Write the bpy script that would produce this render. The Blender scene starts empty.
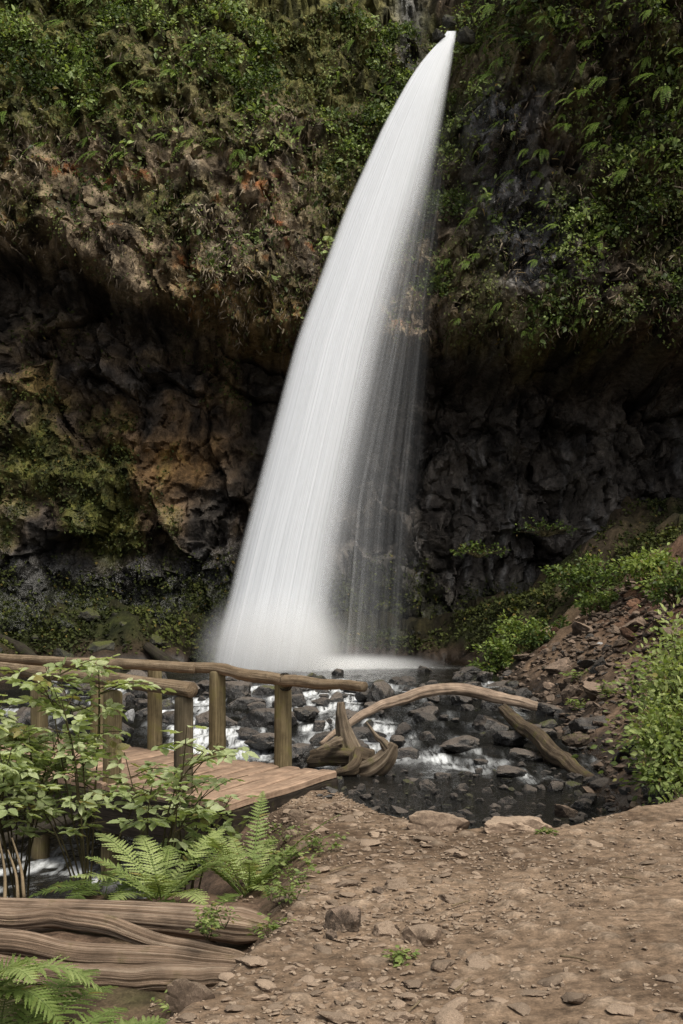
import bpy, math, random
import numpy as np
from mathutils import Vector, Matrix

random.seed(7)
RNG = np.random.default_rng(11)
scene = bpy.context.scene
COL = scene.collection
F = 1200.0; CX = 341.5; HOR = 600.0; CAMZ = 1.65


def at(px, py, d):
    """real position of something seen at px,py when it stands d metres away (survey helper)"""
    return Vector(((px - CX) * d / F, d, CAMZ - (py - HOR) * d / F))


# ------------------------------------------------------------------ noise
def _hash(ix, iy, iz, seed):
    h = (ix.astype(np.int64) * 374761393 + iy.astype(np.int64) * 668265263 + iz.astype(np.int64) * 2147483647 // 3 + seed * 974711) & 0xFFFFFFFF
    h = ((h ^ (h >> 13)) * 1274126177) & 0xFFFFFFFF
    h = ((h ^ (h >> 16)) * 2246822519) & 0xFFFFFFFF
    h = h ^ (h >> 15)
    return (h & 0xFFFFFF) / float(0xFFFFFF)


def vnoise(x, y, z, seed=0):
    x, y, z = np.broadcast_arrays(np.asarray(x, float), np.asarray(y, float), np.asarray(z, float))
    ix, iy, iz = np.floor(x), np.floor(y), np.floor(z)
    fx, fy, fz = x - ix, y - iy, z - iz
    fx = fx * fx * (3 - 2 * fx); fy = fy * fy * (3 - 2 * fy); fz = fz * fz * (3 - 2 * fz)
    r = 0
    for a in (0, 1):
        for b in (0, 1):
            for c in (0, 1):
                w = (fx if a else 1 - fx) * (fy if b else 1 - fy) * (fz if c else 1 - fz)
                r = r + w * _hash(ix + a, iy + b, iz + c, seed)
    return r


def fbm(x, y, z=0.0, seed=0, octs=4, gain=0.5):
    a, s, t, f = 1.0, 0.0, 0.0, 1.0
    for o in range(octs):
        s = s + a * (vnoise(np.asarray(x) * f, np.asarray(y) * f, np.asarray(z) * f, seed + o * 17) - 0.5)
        t += a; a *= gain; f *= 2.03
    return s / t * 2.0          # about -1..1


def worley(x, y, z, seed=0):
    x, y, z = np.broadcast_arrays(np.asarray(x, float), np.asarray(y, float), np.asarray(z, float))
    ix, iy, iz = np.floor(x), np.floor(y), np.floor(z)
    f1 = np.full(x.shape, 9.0); f2 = np.full(x.shape, 9.0); cid = np.zeros(x.shape)
    vx = np.zeros(x.shape); vy = np.zeros(x.shape)
    for a in (-1, 0, 1):
        for b in (-1, 0, 1):
            for c in (-1, 0, 1):
                gx, gy, gz = ix + a, iy + b, iz + c
                dx = gx + _hash(gx, gy, gz, seed) - x
                dy = gy + _hash(gx, gy, gz, seed + 1) - y
                dz = gz + _hash(gx, gy, gz, seed + 2) - z
                d = np.sqrt(dx * dx + dy * dy + dz * dz)
                h = _hash(gx, gy, gz, seed + 3)
                near = d < f1
                f2 = np.where(near, f1, np.minimum(f2, d))
                cid = np.where(near, h, cid); vx = np.where(near, dx, vx); vy = np.where(near, dy, vy)
                f1 = np.where(near, d, f1)
    WV['v'] = (vx, vy)
    return f1, f2, cid


WV = {}


def facets(x, y, z, seed, amp, tilt, crack, cw):
    """broken rock: every cell is a flat face with its own depth and tilt, cracks between"""
    f1, f2, cid = worley(x, y, z, seed); vx, vy = WV['v']
    ga = (cid * 57.3) % 1 - .5; gb = (cid * 91.7) % 1 - .5
    return (cid - .5) * amp + (vx * ga + vy * gb) * tilt - crack * sstep(cw, 0, f2 - f1), cid


def sstep(a, b, x):
    t = np.clip((np.asarray(x, float) - a) / (b - a), 0, 1)
    return t * t * (3 - 2 * t)


def smax(a, b, k):
    h = np.clip(0.5 + 0.5 * (a - b) / k, 0, 1)
    return b * (1 - h) + a * h + k * h * (1 - h)


def mix3(a, b, t):
    return a * (1 - t[..., None]) + b * t[..., None]


# ------------------------------------------------------------------ object helpers
def make_mesh(name, V, faces, mat=None, smooth=True, attrs=None, cols=None, uv=None):
    """faces: list of int arrays (n,k)"""
    me = bpy.data.meshes.new(name)
    V = np.asarray(V, dtype=np.float32)
    faces = [np.asarray(f, dtype=np.int32) for f in faces if len(f)]
    me.vertices.add(len(V)); me.vertices.foreach_set('co', V.ravel())
    loops = np.concatenate([f.ravel() for f in faces])
    sizes = np.concatenate([np.full(len(f), f.shape[1], np.int32) for f in faces])
    starts = np.concatenate([[0], np.cumsum(sizes)[:-1]]).astype(np.int32)
    me.loops.add(len(loops)); me.loops.foreach_set('vertex_index', loops)
    me.polygons.add(len(sizes)); me.polygons.foreach_set('loop_start', starts)
    try:
        me.polygons.foreach_set('loop_total', sizes)
    except Exception:
        pass
    me.update(calc_edges=True)
    me.polygons.foreach_set('use_smooth', np.full(len(sizes), bool(smooth)))
    if attrs:
        for k, v in attrs.items():
            a = me.attributes.new(k, 'FLOAT', 'POINT'); a.data.foreach_set('value', np.asarray(v, np.float32).ravel())
    if cols is not None:
        a = me.color_attributes.new('Col', 'FLOAT_COLOR', 'POINT')
        c = np.concatenate([np.asarray(cols, np.float32), np.ones((len(V), 1), np.float32)], 1)
        a.data.foreach_set('color', c.ravel())
    if uv is not None:
        l = me.uv_layers.new(name='UVMap'); l.data.foreach_set('uv', np.asarray(uv, np.float32)[loops].ravel())
    me.validate()
    if mat: me.materials.append(mat)
    return me


def link(name, me, parent=None):
    o = bpy.data.objects.new(name, me); COL.objects.link(o)
    if parent: o.parent = parent
    return o


def tag(o, label=None, cat=None, group=None, kind=None):
    if label: o['label'] = label
    if cat: o['category'] = cat
    if group: o['group'] = group
    if kind: o['kind'] = kind
    return o


def empty(name, loc, rz=0.0):
    o = bpy.data.objects.new(name, None); COL.objects.link(o)
    o.location = loc; o.rotation_euler = (0, 0, rz); o.empty_display_size = 0.2
    return o


def copy_tree(o, parent=None):
    c = o.copy(); COL.objects.link(c); c.parent = parent
    for ch in list(o.children): copy_tree(ch, c)
    return c


class MB:
    """collects pieces for one mesh"""
    def __init__(s): s.V = []; s.Q = []; s.T = []; s.n = 0; s.uv = []; s.tint = []

    def add(s, V, quads=None, tris=None, uv=None, tint=0.5):
        V = np.asarray(V, float); s.V.append(V)
        if quads is not None and len(quads): s.Q.append(np.asarray(quads) + s.n)
        if tris is not None and len(tris): s.T.append(np.asarray(tris) + s.n)
        s.uv.append(np.zeros((len(V), 2)) if uv is None else np.asarray(uv, float))
        s.tint.append(np.full(len(V), tint) if np.isscalar(tint) else np.asarray(tint))
        s.n += len(V)

    def mesh(s, name, mat, smooth=True):
        fs = []
        if s.Q: fs.append(np.concatenate(s.Q))
        if s.T: fs.append(np.concatenate(s.T))
        return make_mesh(name, np.concatenate(s.V), fs, mat, smooth, attrs={'tint': np.concatenate(s.tint)}, uv=np.concatenate(s.uv))

    def build(s, name, mat, parent=None, smooth=True):
        return link(name, s.mesh(name, mat, smooth), parent)


def tube(pts, radii, sides=10, bump=0.0, bfreq=3.0, seed=0, caps=True, squash=1.0, ridges=0.0, grooves=0.0):
    """a round stick through pts; returns V, quads, tris, uv (u round, v metres along)"""
    P = np.asarray([list(p) for p in pts], float); n = len(P)
    R = np.full(n, radii) if np.isscalar(radii) else np.asarray(radii, float)
    T = np.gradient(P, axis=0); T /= np.linalg.norm(T, axis=1)[:, None] + 1e-9
    up = np.array([0, 0, 1.0])
    if abs(T[0] @ up) > 0.9: up = np.array([1.0, 0, 0])
    L = np.concatenate([[0], np.cumsum(np.linalg.norm(np.diff(P, axis=0), axis=1))])
    V = []; UV = []
    a = np.linspace(0, 2 * np.pi, sides, endpoint=False)
    N0 = None
    for i in range(n):
        A = np.cross(T[i], up) if N0 is None else N0 - T[i] * (N0 @ T[i])
        A /= np.linalg.norm(A) + 1e-9; N0 = A
        B = np.cross(T[i], A)
        r = np.full(sides, R[i])
        if bump: r = r * (1 + bump * fbm(np.cos(a) * bfreq * .6 + seed, np.sin(a) * bfreq * .6, np.full(sides, L[i] * bfreq / max(R.mean() * 14, .2)), seed, 3))
        if ridges: r = r * (1 + ridges * fbm(np.cos(a) * 3.2 + seed, np.sin(a) * 3.2, np.full(sides, L[i] * 0.9), seed + 5, 3))
        if grooves:
            gn = fbm(np.cos(a) * 4.5 + seed, np.sin(a) * 4.5, np.full(sides, L[i] * .8), seed + 9, 4)
            r = r * (1 - grooves * (sstep(.07, 0, np.abs(gn)) * 1.3 * sstep(-.1, .35, fbm(np.cos(a) * 2 + seed, np.sin(a) * 2, np.full(sides, L[i] * .7), seed + 3, 2)) + .35 * np.abs(gn)))
        V.append(P[i] + np.outer(np.cos(a) * r, A) * squash + np.outer(np.sin(a) * r, B))
        UV.append(np.stack([a / (2 * np.pi), np.full(sides, L[i])], 1))
    V = np.concatenate(V); UV = np.concatenate(UV)
    i = np.arange(n - 1)[:, None] * sides; j = np.arange(sides)[None]; j2 = (j + 1) % sides
    q = np.stack([i + j, i + j2, i + sides + j2, i + sides + j], -1).reshape(-1, 4)
    tr = []
    if caps:
        c0 = len(V); V = np.concatenate([V, P[:1], P[-1:]]); UV = np.concatenate([UV, [[0, -1], [0, L[-1] + 1]]])
        for k in range(sides):
            k2 = (k + 1) % sides
            tr.append((c0, k2, k)); tr.append((c0 + 1, (n - 1) * sides + k, (n - 1) * sides + k2))
    return V, q, np.array(tr, int).reshape(-1, 3), UV


def spline(pts, n):
    P = np.asarray([list(p) for p in pts], float)
    if len(P) == 2: return P[0] + (P[1] - P[0]) * np.linspace(0, 1, n)[:, None]
    Q = np.concatenate([[2 * P[0] - P[1]], P, [2 * P[-1] - P[-2]]])
    out = []
    for t in np.linspace(0, len(P) - 1, n):
        k = min(int(t), len(P) - 2); f = t - k
        p0, p1, p2, p3 = Q[k:k + 4]
        out.append(.5 * ((2 * p1) + (-p0 + p2) * f + (2 * p0 - 5 * p1 + 4 * p2 - p3) * f * f + (-p0 + 3 * p1 - 3 * p2 + p3) * f ** 3))
    return np.array(out)


# ------------------------------------------------------------------ materials
class NT:
    def __init__(s, name):
        s.m = bpy.data.materials.new(name); s.m.use_nodes = True
        s.t = s.m.node_tree; s.t.nodes.clear()
        s.out = s.t.nodes.new('ShaderNodeOutputMaterial')

    def n(s, typ, props=None, **inp):
        nd = s.t.nodes.new(typ)
        for k, v in (props or {}).items(): setattr(nd, k, v)
        for k, v in inp.items():
            key = int(k[1:]) if k[0] == '_' and k[1:].isdigit() else k.replace('_', ' ')
            s.set(nd.inputs[key], v)
        return nd

    def set(s, sock, v):
        if isinstance(v, bpy.types.NodeSocket): s.t.links.new(v, sock)
        elif isinstance(v, bpy.types.Node): s.t.links.new(v.outputs[0], sock)
        else: sock.default_value = v

    def attr(s, name): return s.n('ShaderNodeAttribute', {'attribute_name': name})

    def math(s, op, a, b=0.0, clamp=False): return s.n('ShaderNodeMath', {'operation': op, 'use_clamp': clamp}, _0=a, _1=b).outputs[0]

    def mix(s, f, a, b, mode='MIX'):
        nd = s.t.nodes.new('ShaderNodeMix'); nd.data_type = 'RGBA'; nd.blend_type = mode
        s.set(nd.inputs[0], f); s.set(nd.inputs[6], a); s.set(nd.inputs[7], b)
        return nd.outputs[2]

    def noise(s, vec, scale, detail=4.0, rough=0.55):
        return s.n('ShaderNodeTexNoise', None, Vector=vec, Scale=scale, Detail=detail, Roughness=rough).outputs[0]

    def ramp(s, f, stops):
        nd = s.t.nodes.new('ShaderNodeValToRGB'); s.set(nd.inputs[0], f)
        e = nd.color_ramp.elements
        while len(e) < len(stops): e.new(0.5)
        for el, (p, c) in zip(e, stops):
            el.position = p; el.color = (*c, 1) if len(c) == 3 else c
        return nd.outputs[0]

    def maprange(s, v, a, b, c=0.0, d=1.0):
        return s.n('ShaderNodeMapRange', None, Value=v, From_Min=a, From_Max=b, To_Min=c, To_Max=d).outputs[0]

    def bump(s, h, strength, dist=0.02):
        return s.n('ShaderNodeBump', None, Height=h, Strength=strength, Distance=dist).outputs[0]

    def done(s, shader, vol=False):
        s.t.links.new(shader.outputs[0] if isinstance(shader, bpy.types.Node) else shader, s.out.inputs[1 if vol else 0]); return s.m


def G(v): return (v[0], v[1], v[2], 1.0)


def m_surface(name, rough_dry=0.9, wetattr=True, fine=9.0, bump=0.6, bdist=0.05):
    """vertex coloured earth or rock, with fine grain and wetness"""
    t = NT(name); pos = t.n('ShaderNodeNewGeometry').outputs['Position']
    col = t.attr('Col').outputs['Color']
    n1 = t.noise(pos, fine, 6, 0.62); n2 = t.noise(pos, fine * 5.5, 4, 0.6)
    v = t.math('MULTIPLY', t.maprange(n1, 0.3, 0.72, 0.45, 1.5), t.maprange(n2, 0.3, 0.7, 0.7, 1.3))
    c = t.mix(1.0, col, t.n('ShaderNodeCombineColor', None, Red=v, Green=v, Blue=v).outputs[0], 'MULTIPLY')
    w = t.attr('wet').outputs['Fac']
    rough = t.math('ADD', t.maprange(w, 0, 1, rough_dry, 0.24), t.maprange(n2, .3, .7, -.06, .08))
    vor = t.n('ShaderNodeTexVoronoi', {'feature': 'F1'}, Vector=pos, Scale=fine * 1.7).outputs[0]
    h = t.math('ADD', t.math('MULTIPLY', n1, 1.0), t.math('ADD', t.math('MULTIPLY', n2, 0.45), t.math('MULTIPLY', vor, 0.5)))
    b = t.n('ShaderNodeBsdfPrincipled', None, Base_Color=c, Roughness=rough, Normal=t.bump(h, bump, bdist))
    t.set(b.inputs['Specular IOR Level'], t.maprange(w, 0, 1, 0.15, 0.6))
    return t.done(b)


def m_rock(name, dark, light, top, wet, moss=0.0, scale=4.0, topgain=1.0, bd=.03):
    """stone: colour varies per stone, tops dustier/drier, wet gloss lower down"""
    t = NT(name); tc = t.n('ShaderNodeTexCoord').outputs['Object']
    oi = t.n('ShaderNodeObjectInfo'); rnd = oi.outputs['Random']
    off = t.n('ShaderNodeVectorMath', {'operation': 'ADD'}, _0=tc, _1=t.n('ShaderNodeCombineXYZ', None, X=t.math('MULTIPLY', rnd, 31.0), Y=t.math('MULTIPLY', rnd, 17.0)).outputs[0]).outputs[0]
    n1 = t.noise(off, scale, 6, 0.65); n2 = t.noise(off, scale * 6, 5, 0.65); n3 = t.noise(off, scale * 25, 3, .6)
    c = t.mix(t.maprange(n1, .35, .68), G(dark), G(light))
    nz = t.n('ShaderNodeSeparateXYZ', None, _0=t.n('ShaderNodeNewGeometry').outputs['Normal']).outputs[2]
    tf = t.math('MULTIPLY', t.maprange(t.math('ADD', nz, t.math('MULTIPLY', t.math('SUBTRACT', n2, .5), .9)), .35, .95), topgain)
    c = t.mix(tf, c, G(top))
    if moss > 0:
        mf = t.math('MULTIPLY', t.maprange(t.math('ADD', t.math('MULTIPLY', nz, .35), n1), .68, .85), t.maprange(t.math('FRACT', t.math('MULTIPLY', rnd, 7.7)), 1 - moss, 1 - moss + .05))
        c = t.mix(mf, c, G((.055, .06, .012)))
    v = t.math('MULTIPLY', t.maprange(rnd, 0, 1, .65, 1.4), t.math('MULTIPLY', t.maprange(n2, .3, .7, .72, 1.25), t.maprange(n3, .3, .7, .8, 1.2)))
    c = t.mix(1.0, c, t.n('ShaderNodeCombineColor', None, Red=v, Green=v, Blue=v).outputs[0], 'MULTIPLY')
    r = t.math('ADD', t.math('MULTIPLY', tf, .3), t.maprange(n2, .35, .65, .88 - .74 * wet, .95 - .45 * wet))
    h = t.math('ADD', t.math('ADD', n1, t.math('MULTIPLY', n2, .5)), t.math('MULTIPLY', n3, .15))
    b = t.n('ShaderNodeBsdfPrincipled', None, Base_Color=c, Roughness=r, Normal=t.bump(h, .8, bd))
    t.set(b.inputs['Specular IOR Level'], .2 + .5 * wet)
    return t.done(b)


def m_leaf(name, dark, mid, light, trans=0.35, rough=0.5):
    t = NT(name)
    tint = t.attr('tint').outputs['Fac']; rnd = t.n('ShaderNodeObjectInfo').outputs['Random']
    pos = t.n('ShaderNodeNewGeometry').outputs['Position']
    f = t.math('ADD', t.math('ADD', t.math('MULTIPLY', tint, .8), t.math('MULTIPLY', rnd, .2)), t.math('MULTIPLY', t.math('SUBTRACT', t.noise(pos, 18.0, 3), .5), .5), True)
    c = t.ramp(f, [(0.05, dark), (.5, mid), (.98, light)])
    wn = t.n('ShaderNodeTexWhiteNoise', {'noise_dimensions': '1D'}, W=t.math('MULTIPLY', tint, 913.0)).outputs[0]
    c = t.mix(t.maprange(wn, .965, .97, 0, .75), c, G((.22, .15, .04)))
    p = t.n('ShaderNodeBsdfPrincipled', None, Base_Color=c, Roughness=rough)
    t.set(p.inputs['Specular IOR Level'], .35)
    c2 = t.mix(1.0, c, (1.15, 1.2, .55, 1), 'MULTIPLY')
    tr = t.n('ShaderNodeBsdfTranslucent', None, Color=c2)
    return t.done(t.n('ShaderNodeMixShader', None, _0=trans, _1=p, _2=tr))


def m_wood(name, dark, mid, light, moss=0.0, grain=1.0, mosscol=(.06, .065, .015), rough=.85, bump=.5):
    """grain runs along v of the UVs (u goes round the piece)"""
    t = NT(name); uv = t.n('ShaderNodeUVMap').outputs[0]
    sx = t.n('ShaderNodeSeparateXYZ', None, _0=uv)
    ang = t.math('MULTIPLY', sx.outputs[0], 6.28318)
    rnd = t.n('ShaderNodeObjectInfo').outputs['Random']
    vec = t.n('ShaderNodeCombineXYZ', None, X=t.math('COSINE', ang), Y=t.math('SINE', ang), Z=t.math('ADD', t.math('MULTIPLY', sx.outputs[1], .35 * grain), t.math('MULTIPLY', rnd, 40))).outputs[0]
    n1 = t.noise(vec, 5.0, 6, .65); n2 = t.noise(vec, 17.0, 4, .6)
    pos = t.n('ShaderNodeNewGeometry').outputs['Position']; n3 = t.noise(pos, 6.0, 5, .6)
    f = t.math('ADD', t.math('MULTIPLY', n1, .6), t.math('MULTIPLY', n2, .4))
    c = t.ramp(f, [(.33, dark), (.5, mid), (.64, light)])
    v = t.math('MULTIPLY', t.maprange(n3, .3, .7, .65, 1.3), t.maprange(t.attr('tint').outputs['Fac'], 0, 1, .5, 1.5))
    c = t.mix(1.0, c, t.n('ShaderNodeCombineColor', None, Red=v, Green=v, Blue=v).outputs[0], 'MULTIPLY')
    if moss > 0:
        c = t.mix(t.math('MULTIPLY', t.maprange(n3, .62 - moss * .3, .78 - moss * .3), .85), c, G(mosscol))
    b = t.n('ShaderNodeBsdfPrincipled', None, Base_Color=c, Roughness=rough, Normal=t.bump(f, bump, .03))
    t.set(b.inputs['Specular IOR Level'], .2)
    return t.done(b)


M = {}
M['cliff'] = m_surface('cliff_rock', .8, fine=4.5, bump=.8, bdist=.12)
M['ground'] = m_surface('earth', .95, fine=14.0, bump=.6, bdist=.02)
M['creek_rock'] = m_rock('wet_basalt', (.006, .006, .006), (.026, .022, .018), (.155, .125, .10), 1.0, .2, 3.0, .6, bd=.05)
M['scree_rock'] = m_rock('scree_stone', (.03, .022, .016), (.125, .09, .064), (.26, .19, .14), .25, .1, 4.0, .8, bd=.035)
M['moss_rock'] = m_rock('mossy_basalt', (.012, .012, .009), (.05, .045, .03), (.055, .06, .018), .5, .9, 3.0, .9, bd=.05)
M['red_rock'] = m_rock('iron_stone', (.035, .02, .013), (.11, .055, .032), (.16, .095, .06), .1, 0, 3.0, .8)
M['path_rock'] = m_rock('dusty_stone', (.085, .06, .042), (.18, .13, .095), (.265, .20, .145), 0, 0, 3.0, .8, bd=.006)
M['pale_rock'] = m_rock('grey_stone', (.10, .10, .10), (.22, .22, .22), (.30, .30, .30), .2, 0, 3.0, .8)
M['gravel'] = m_rock('gravel_stone', (.07, .05, .036), (.16, .118, .086), (.26, .20, .145), 0, 0, 9.0, .8, bd=.008)
M['pebble'] = m_rock('creek_pebble', (.012, .012, .012), (.05, .046, .04), (.13, .115, .10), .8, 0, 6.0, .8)
M['rail'] = m_wood('peeled_pole', (.07, .046, .028), (.22, .16, .10), (.38, .30, .21), .04, .8, (.05, .035, .022), bump=.9)
M['post'] = m_wood('mossy_post', (.06, .046, .025), (.15, .118, .062), (.25, .20, .115), .35, 1.0, (.12, .11, .03))
M['dark_post'] = m_wood('shaded_post', (.04, .032, .02), (.085, .068, .042), (.15, .12, .08), .2, 1.0, (.05, .05, .02))  # darker copy of the post wood, shade put into its colours
M['deck'] = m_wood('deck_board', (.15, .098, .066), (.265, .18, .124), (.35, .25, .178), .0, 1.0, rough=.9, bump=.25)
M['beam'] = m_wood('creosote_beam', (.01, .008, .006), (.024, .018, .013), (.045, .034, .025), .2, 1.0)
M['drift'] = m_wood('bleached_log', (.11, .075, .05), (.25, .185, .135), (.38, .30, .23), .0, .8)
M['mosslog'] = m_wood('mossy_log', (.03, .022, .014), (.085, .062, .04), (.15, .115, .08), .28, .8, (.095, .09, .022), bump=.9)
M['oldlog'] = m_wood('rotten_log', (.06, .042, .028), (.23, .16, .11), (.44, .345, .255), .12, .3, (.07, .065, .02), bump=.9)
M['stump'] = m_wood('root_wood', (.05, .036, .024), (.155, .118, .082), (.29, .235, .17), .2, .8, (.08, .078, .025), bump=.8)
M['darklog'] = m_wood('dark_log', (.012, .01, .008), (.03, .025, .018), (.06, .05, .036), .3, .8, (.03, .035, .012))
M['stem'] = m_wood('plant_stem', (.03, .025, .012), (.06, .05, .022), (.10, .085, .04), .0, 2.0)
M['twig'] = m_wood('dry_twig', (.10, .07, .04), (.2, .15, .09), (.3, .24, .16), .0, 2.0)
M['shrub'] = m_leaf('shrub_leaf', (.07, .10, .035), (.30, .36, .16), (.60, .64, .40), .4)
M['bush'] = m_leaf('bush_leaf', (.03, .05, .012), (.175, .235, .065), (.42, .47, .18), .4)
M['midbush'] = m_leaf('slope_leaf', (.014, .028, .007), (.07, .11, .024), (.25, .32, .075), .35)
M['fern'] = m_leaf('fern_frond', (.035, .055, .014), (.165, .23, .06), (.39, .45, .18), .4)
M['cliff_leaf'] = m_leaf('cliff_leaf', (.018, .03, .007), (.105, .155, .036), (.44, .53, .20), .38)
M['cliff_fern'] = m_leaf('cliff_fern_frond', (.028, .05, .009), (.155, .245, .042), (.42, .55, .14), .45)
M['root'] = m_leaf('dead_root', (.02, .014, .009), (.10, .076, .05), (.34, .285, .205), .1, .9)
M['cliff_moss'] = m_leaf('hanging_moss', (.02, .022, .008), (.075, .09, .026), (.20, .225, .08), .25, .9)
M['moss'] = m_leaf('moss_tuft', (.016, .02, .006), (.050, .062, .014), (.12, .135, .03), .2, .9)


def m_creek():
    t = NT('creek_water'); pos = t.n('ShaderNodeNewGeometry').outputs['Position']
    foam_glint = t.attr('foam_glint').outputs['Fac']
    sp = t.n('ShaderNodeMapping', None, Vector=pos); sp.inputs['Scale'].default_value = (2.2, .7, 1)
    n1 = t.noise(sp.outputs[0], 3.0, 5, .6); n2 = t.noise(pos, 14, 3)
    st = t.n('ShaderNodeMapping', None, Vector=pos); st.inputs['Scale'].default_value = (6.0, 1.0, 1)
    n4 = t.noise(st.outputs[0], 2.0, 5, .65)
    f = t.math('MULTIPLY', foam_glint, t.maprange(n4, .35, .62, .0, 1.3), True)
    c = t.mix(f, (.010, .010, .009, 1), (.62, .64, .65, 1))
    b = t.n('ShaderNodeBsdfPrincipled', None, Base_Color=c, Roughness=t.maprange(f, 0, .6, .05, .75), IOR=1.33,
            Normal=t.bump(t.math('ADD', n1, t.math('MULTIPLY', n2, .4)), .75, .08))
    return t.done(b)


def m_fall():
    t = NT('falling_water')
    uv = t.n('ShaderNodeUVMap').outputs[0]
    m1 = t.n('ShaderNodeMapping', None, Vector=uv); m1.inputs['Scale'].default_value = (1, .012, 1)
    n1 = t.noise(m1.outputs[0], 9.0, 4, .6); n2 = t.noise(m1.outputs[0], 42.0, 4, .65)
    d = t.attr('dens').outputs['Fac']
    s = t.math('ADD', t.math('MULTIPLY', t.maprange(n1, .3, .7, -.5, .5), .65), t.math('MULTIPLY', t.maprange(n2, .3, .7, -.5, .5), .5))
    a = t.math('MULTIPLY', d, t.math('ADD', 1.0, t.math('MULTIPLY', s, t.maprange(d, .1, .75, 1.6, .75))), True)
    df = t.n('ShaderNodeBsdfDiffuse', None, Color=(.90, .92, .95, 1)); tl = t.n('ShaderNodeBsdfTranslucent', None, Color=(.90, .92, .95, 1))
    w = t.n('ShaderNodeMixShader', None, _0=.4, _1=df, _2=tl)
    return t.done(t.n('ShaderNodeMixShader', None, _0=a, _1=t.n('ShaderNodeBsdfTransparent'), _2=w))


def m_mist():
    t = NT('spray'); tc = t.n('ShaderNodeTexCoord').outputs['Object']
    ln = t.n('ShaderNodeVectorMath', {'operation': 'LENGTH'}, _0=tc).outputs['Value']
    f = t.math('POWER', t.maprange(ln, 1.0, .05, 0, 1), 2.2)
    v = t.n('ShaderNodeVolumeScatter', None, Color=(.97, .98, 1, 1), Density=t.math('MULTIPLY', f, 4.5), Anisotropy=0.0)
    return t.done(v, True)


M['creek'] = m_creek(); M['fall'] = m_fall(); M['mist'] = m_mist()


# ------------------------------------------------------------------ terrain
def xL(y): return np.interp(y, [2, 4, 4.95, 6, 6.9, 8, 9.0, 9.75, 11.5, 13], [-1.0, -.75, -.55, -.30, -.26, -.26, -.34, -.5, .0, .4])
def yF(x): return np.interp(x, [-6, -1.0, -.1, .3, .7, 1.5, 2.3, 3.2, 5, 9], [9.6, 9.9, 10.5, 9.3, 8.75, 8.75, 9.2, 10.0, 12, 15])
def water_z(x, y):
    yy = y + 2.6 * (vnoise(x * .5, y * .12, 3.0, 5) - .5) * 2 + 1.5 * fbm(x * 1.2, y * .35, 1.0, 8, 3)
    return -.85 + sum(.082 * sstep(a, a + .45, yy) for a in (18.9, 19.9, 21.0, 22.3, 23.8, 25.6, 28.0))


def xr_bank(y): return np.interp(y, [9, 13.6, 15, 20, 25, 32, 36], [2.6, 2.75, 3.0, 3.6, 3.95, 3.7, 3.2])


def ground_parts(x, y):
    x = np.asarray(x, float); y = np.asarray(y, float)
    n = fbm(x * .6, y * .6, 0, 21, 4)
    pz = .03 * n + .018 * fbm(x * 2.2, y * 2.2, 0, 23, 4) + .035 * np.maximum(0, x - .8)
    dl = (x - xL(y)) + .18 * fbm(x * 1.3, y * 1.3, 2, 31, 3); df = (yF(x) - y) + .2 * fbm(x * 1.5, y * 1.5, 4, 33, 3)
    zl = np.where(dl < 0, np.maximum(dl * .85, -.20 - np.maximum(0, y - 7.5) * .42), 0)
    zf = np.minimum(0, df) * .95
    near = pz + np.minimum(zl, zf)
    near = np.maximum(near, -1.25)
    wz = water_z(x, y)
    bed = wz - .22 + .16 * fbm(x * .9, y * .9, 0, 41, 4)
    xr = xr_bank(y) + .5 * fbm(y * .5, x * .3, 0, 43, 2)
    right = np.where(x > xr, wz - .1 + .68 * np.minimum(x - xr, 6) + .25 * np.maximum(0, x - xr - 6), wz - .35 + .3 * (x - xr))
    right = right + .12 * fbm(x * 1.1, y * 1.1, 0, 45, 4)
    right = np.where(y < 11.5, right - .9 * (11.5 - y), right)
    xl = np.interp(y, [8, 17, 20, 26, 36], [-16, -10.5, -8.5, -8.0, -8.0]) + .5 * fbm(y * .5, x * .3, 7, 47, 2)
    left = np.where(x < xl, wz - .1 + .55 * np.minimum(xl - x, 8), wz - .35 + .3 * (xl - x)) + .12 * fbm(x, y, 0, 49, 4)
    yb = np.interp(x, [-9, -4.5, -3.6, 2.0, 3.2, 6, 12], [33.4, 34.4, 36.0, 36.6, 36.2, 31.6, 29.5])
    back = -.28 + .80 * np.minimum(np.clip(y - yb, -3, 6), np.interp(x, [-9, -3, 0, 3, 6, 9], [1.9, 1.9, 2, 1.6, 2.6, 6])) + .16 * fbm(x * .8, y * .8, 0, 51, 4)
    z = smax(smax(near, bed, .12), smax(right, smax(left, back, .3), .3), .12)
    path = np.clip(1 + 4 * np.minimum(dl, df), 0, 1) * (y < 14)
    z = np.where(y < 3.0, np.minimum(z, .05), z)
    return z, path, wz, right, back, left, near


def gz(x, y): return ground_parts(np.array([x]), np.array([y]))[0][0]


def grid_faces(nx, ny):
    i = np.arange(ny - 1)[:, None] * nx + np.arange(nx - 1)[None]
    return np.stack([i, i + 1, i + nx + 1, i + nx], -1).reshape(-1, 4)


xs = np.concatenate([np.linspace(-60, -12, 25), np.arange(-11.8, -3.2, .16), np.arange(-3.2, 4.4, .024), np.arange(4.4, 12, .14), np.linspace(12.2, 60, 25)])
ys = np.concatenate([np.linspace(-60, 3.2, 24), np.arange(3.3, 11.6, .026), np.arange(11.6, 20, .06), np.arange(20, 42.1, .11), np.linspace(42.5, 60, 8)])
X, Y = np.meshgrid(xs, ys)
Z, path, wz, right, back, left, near = ground_parts(X, Y)
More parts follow.
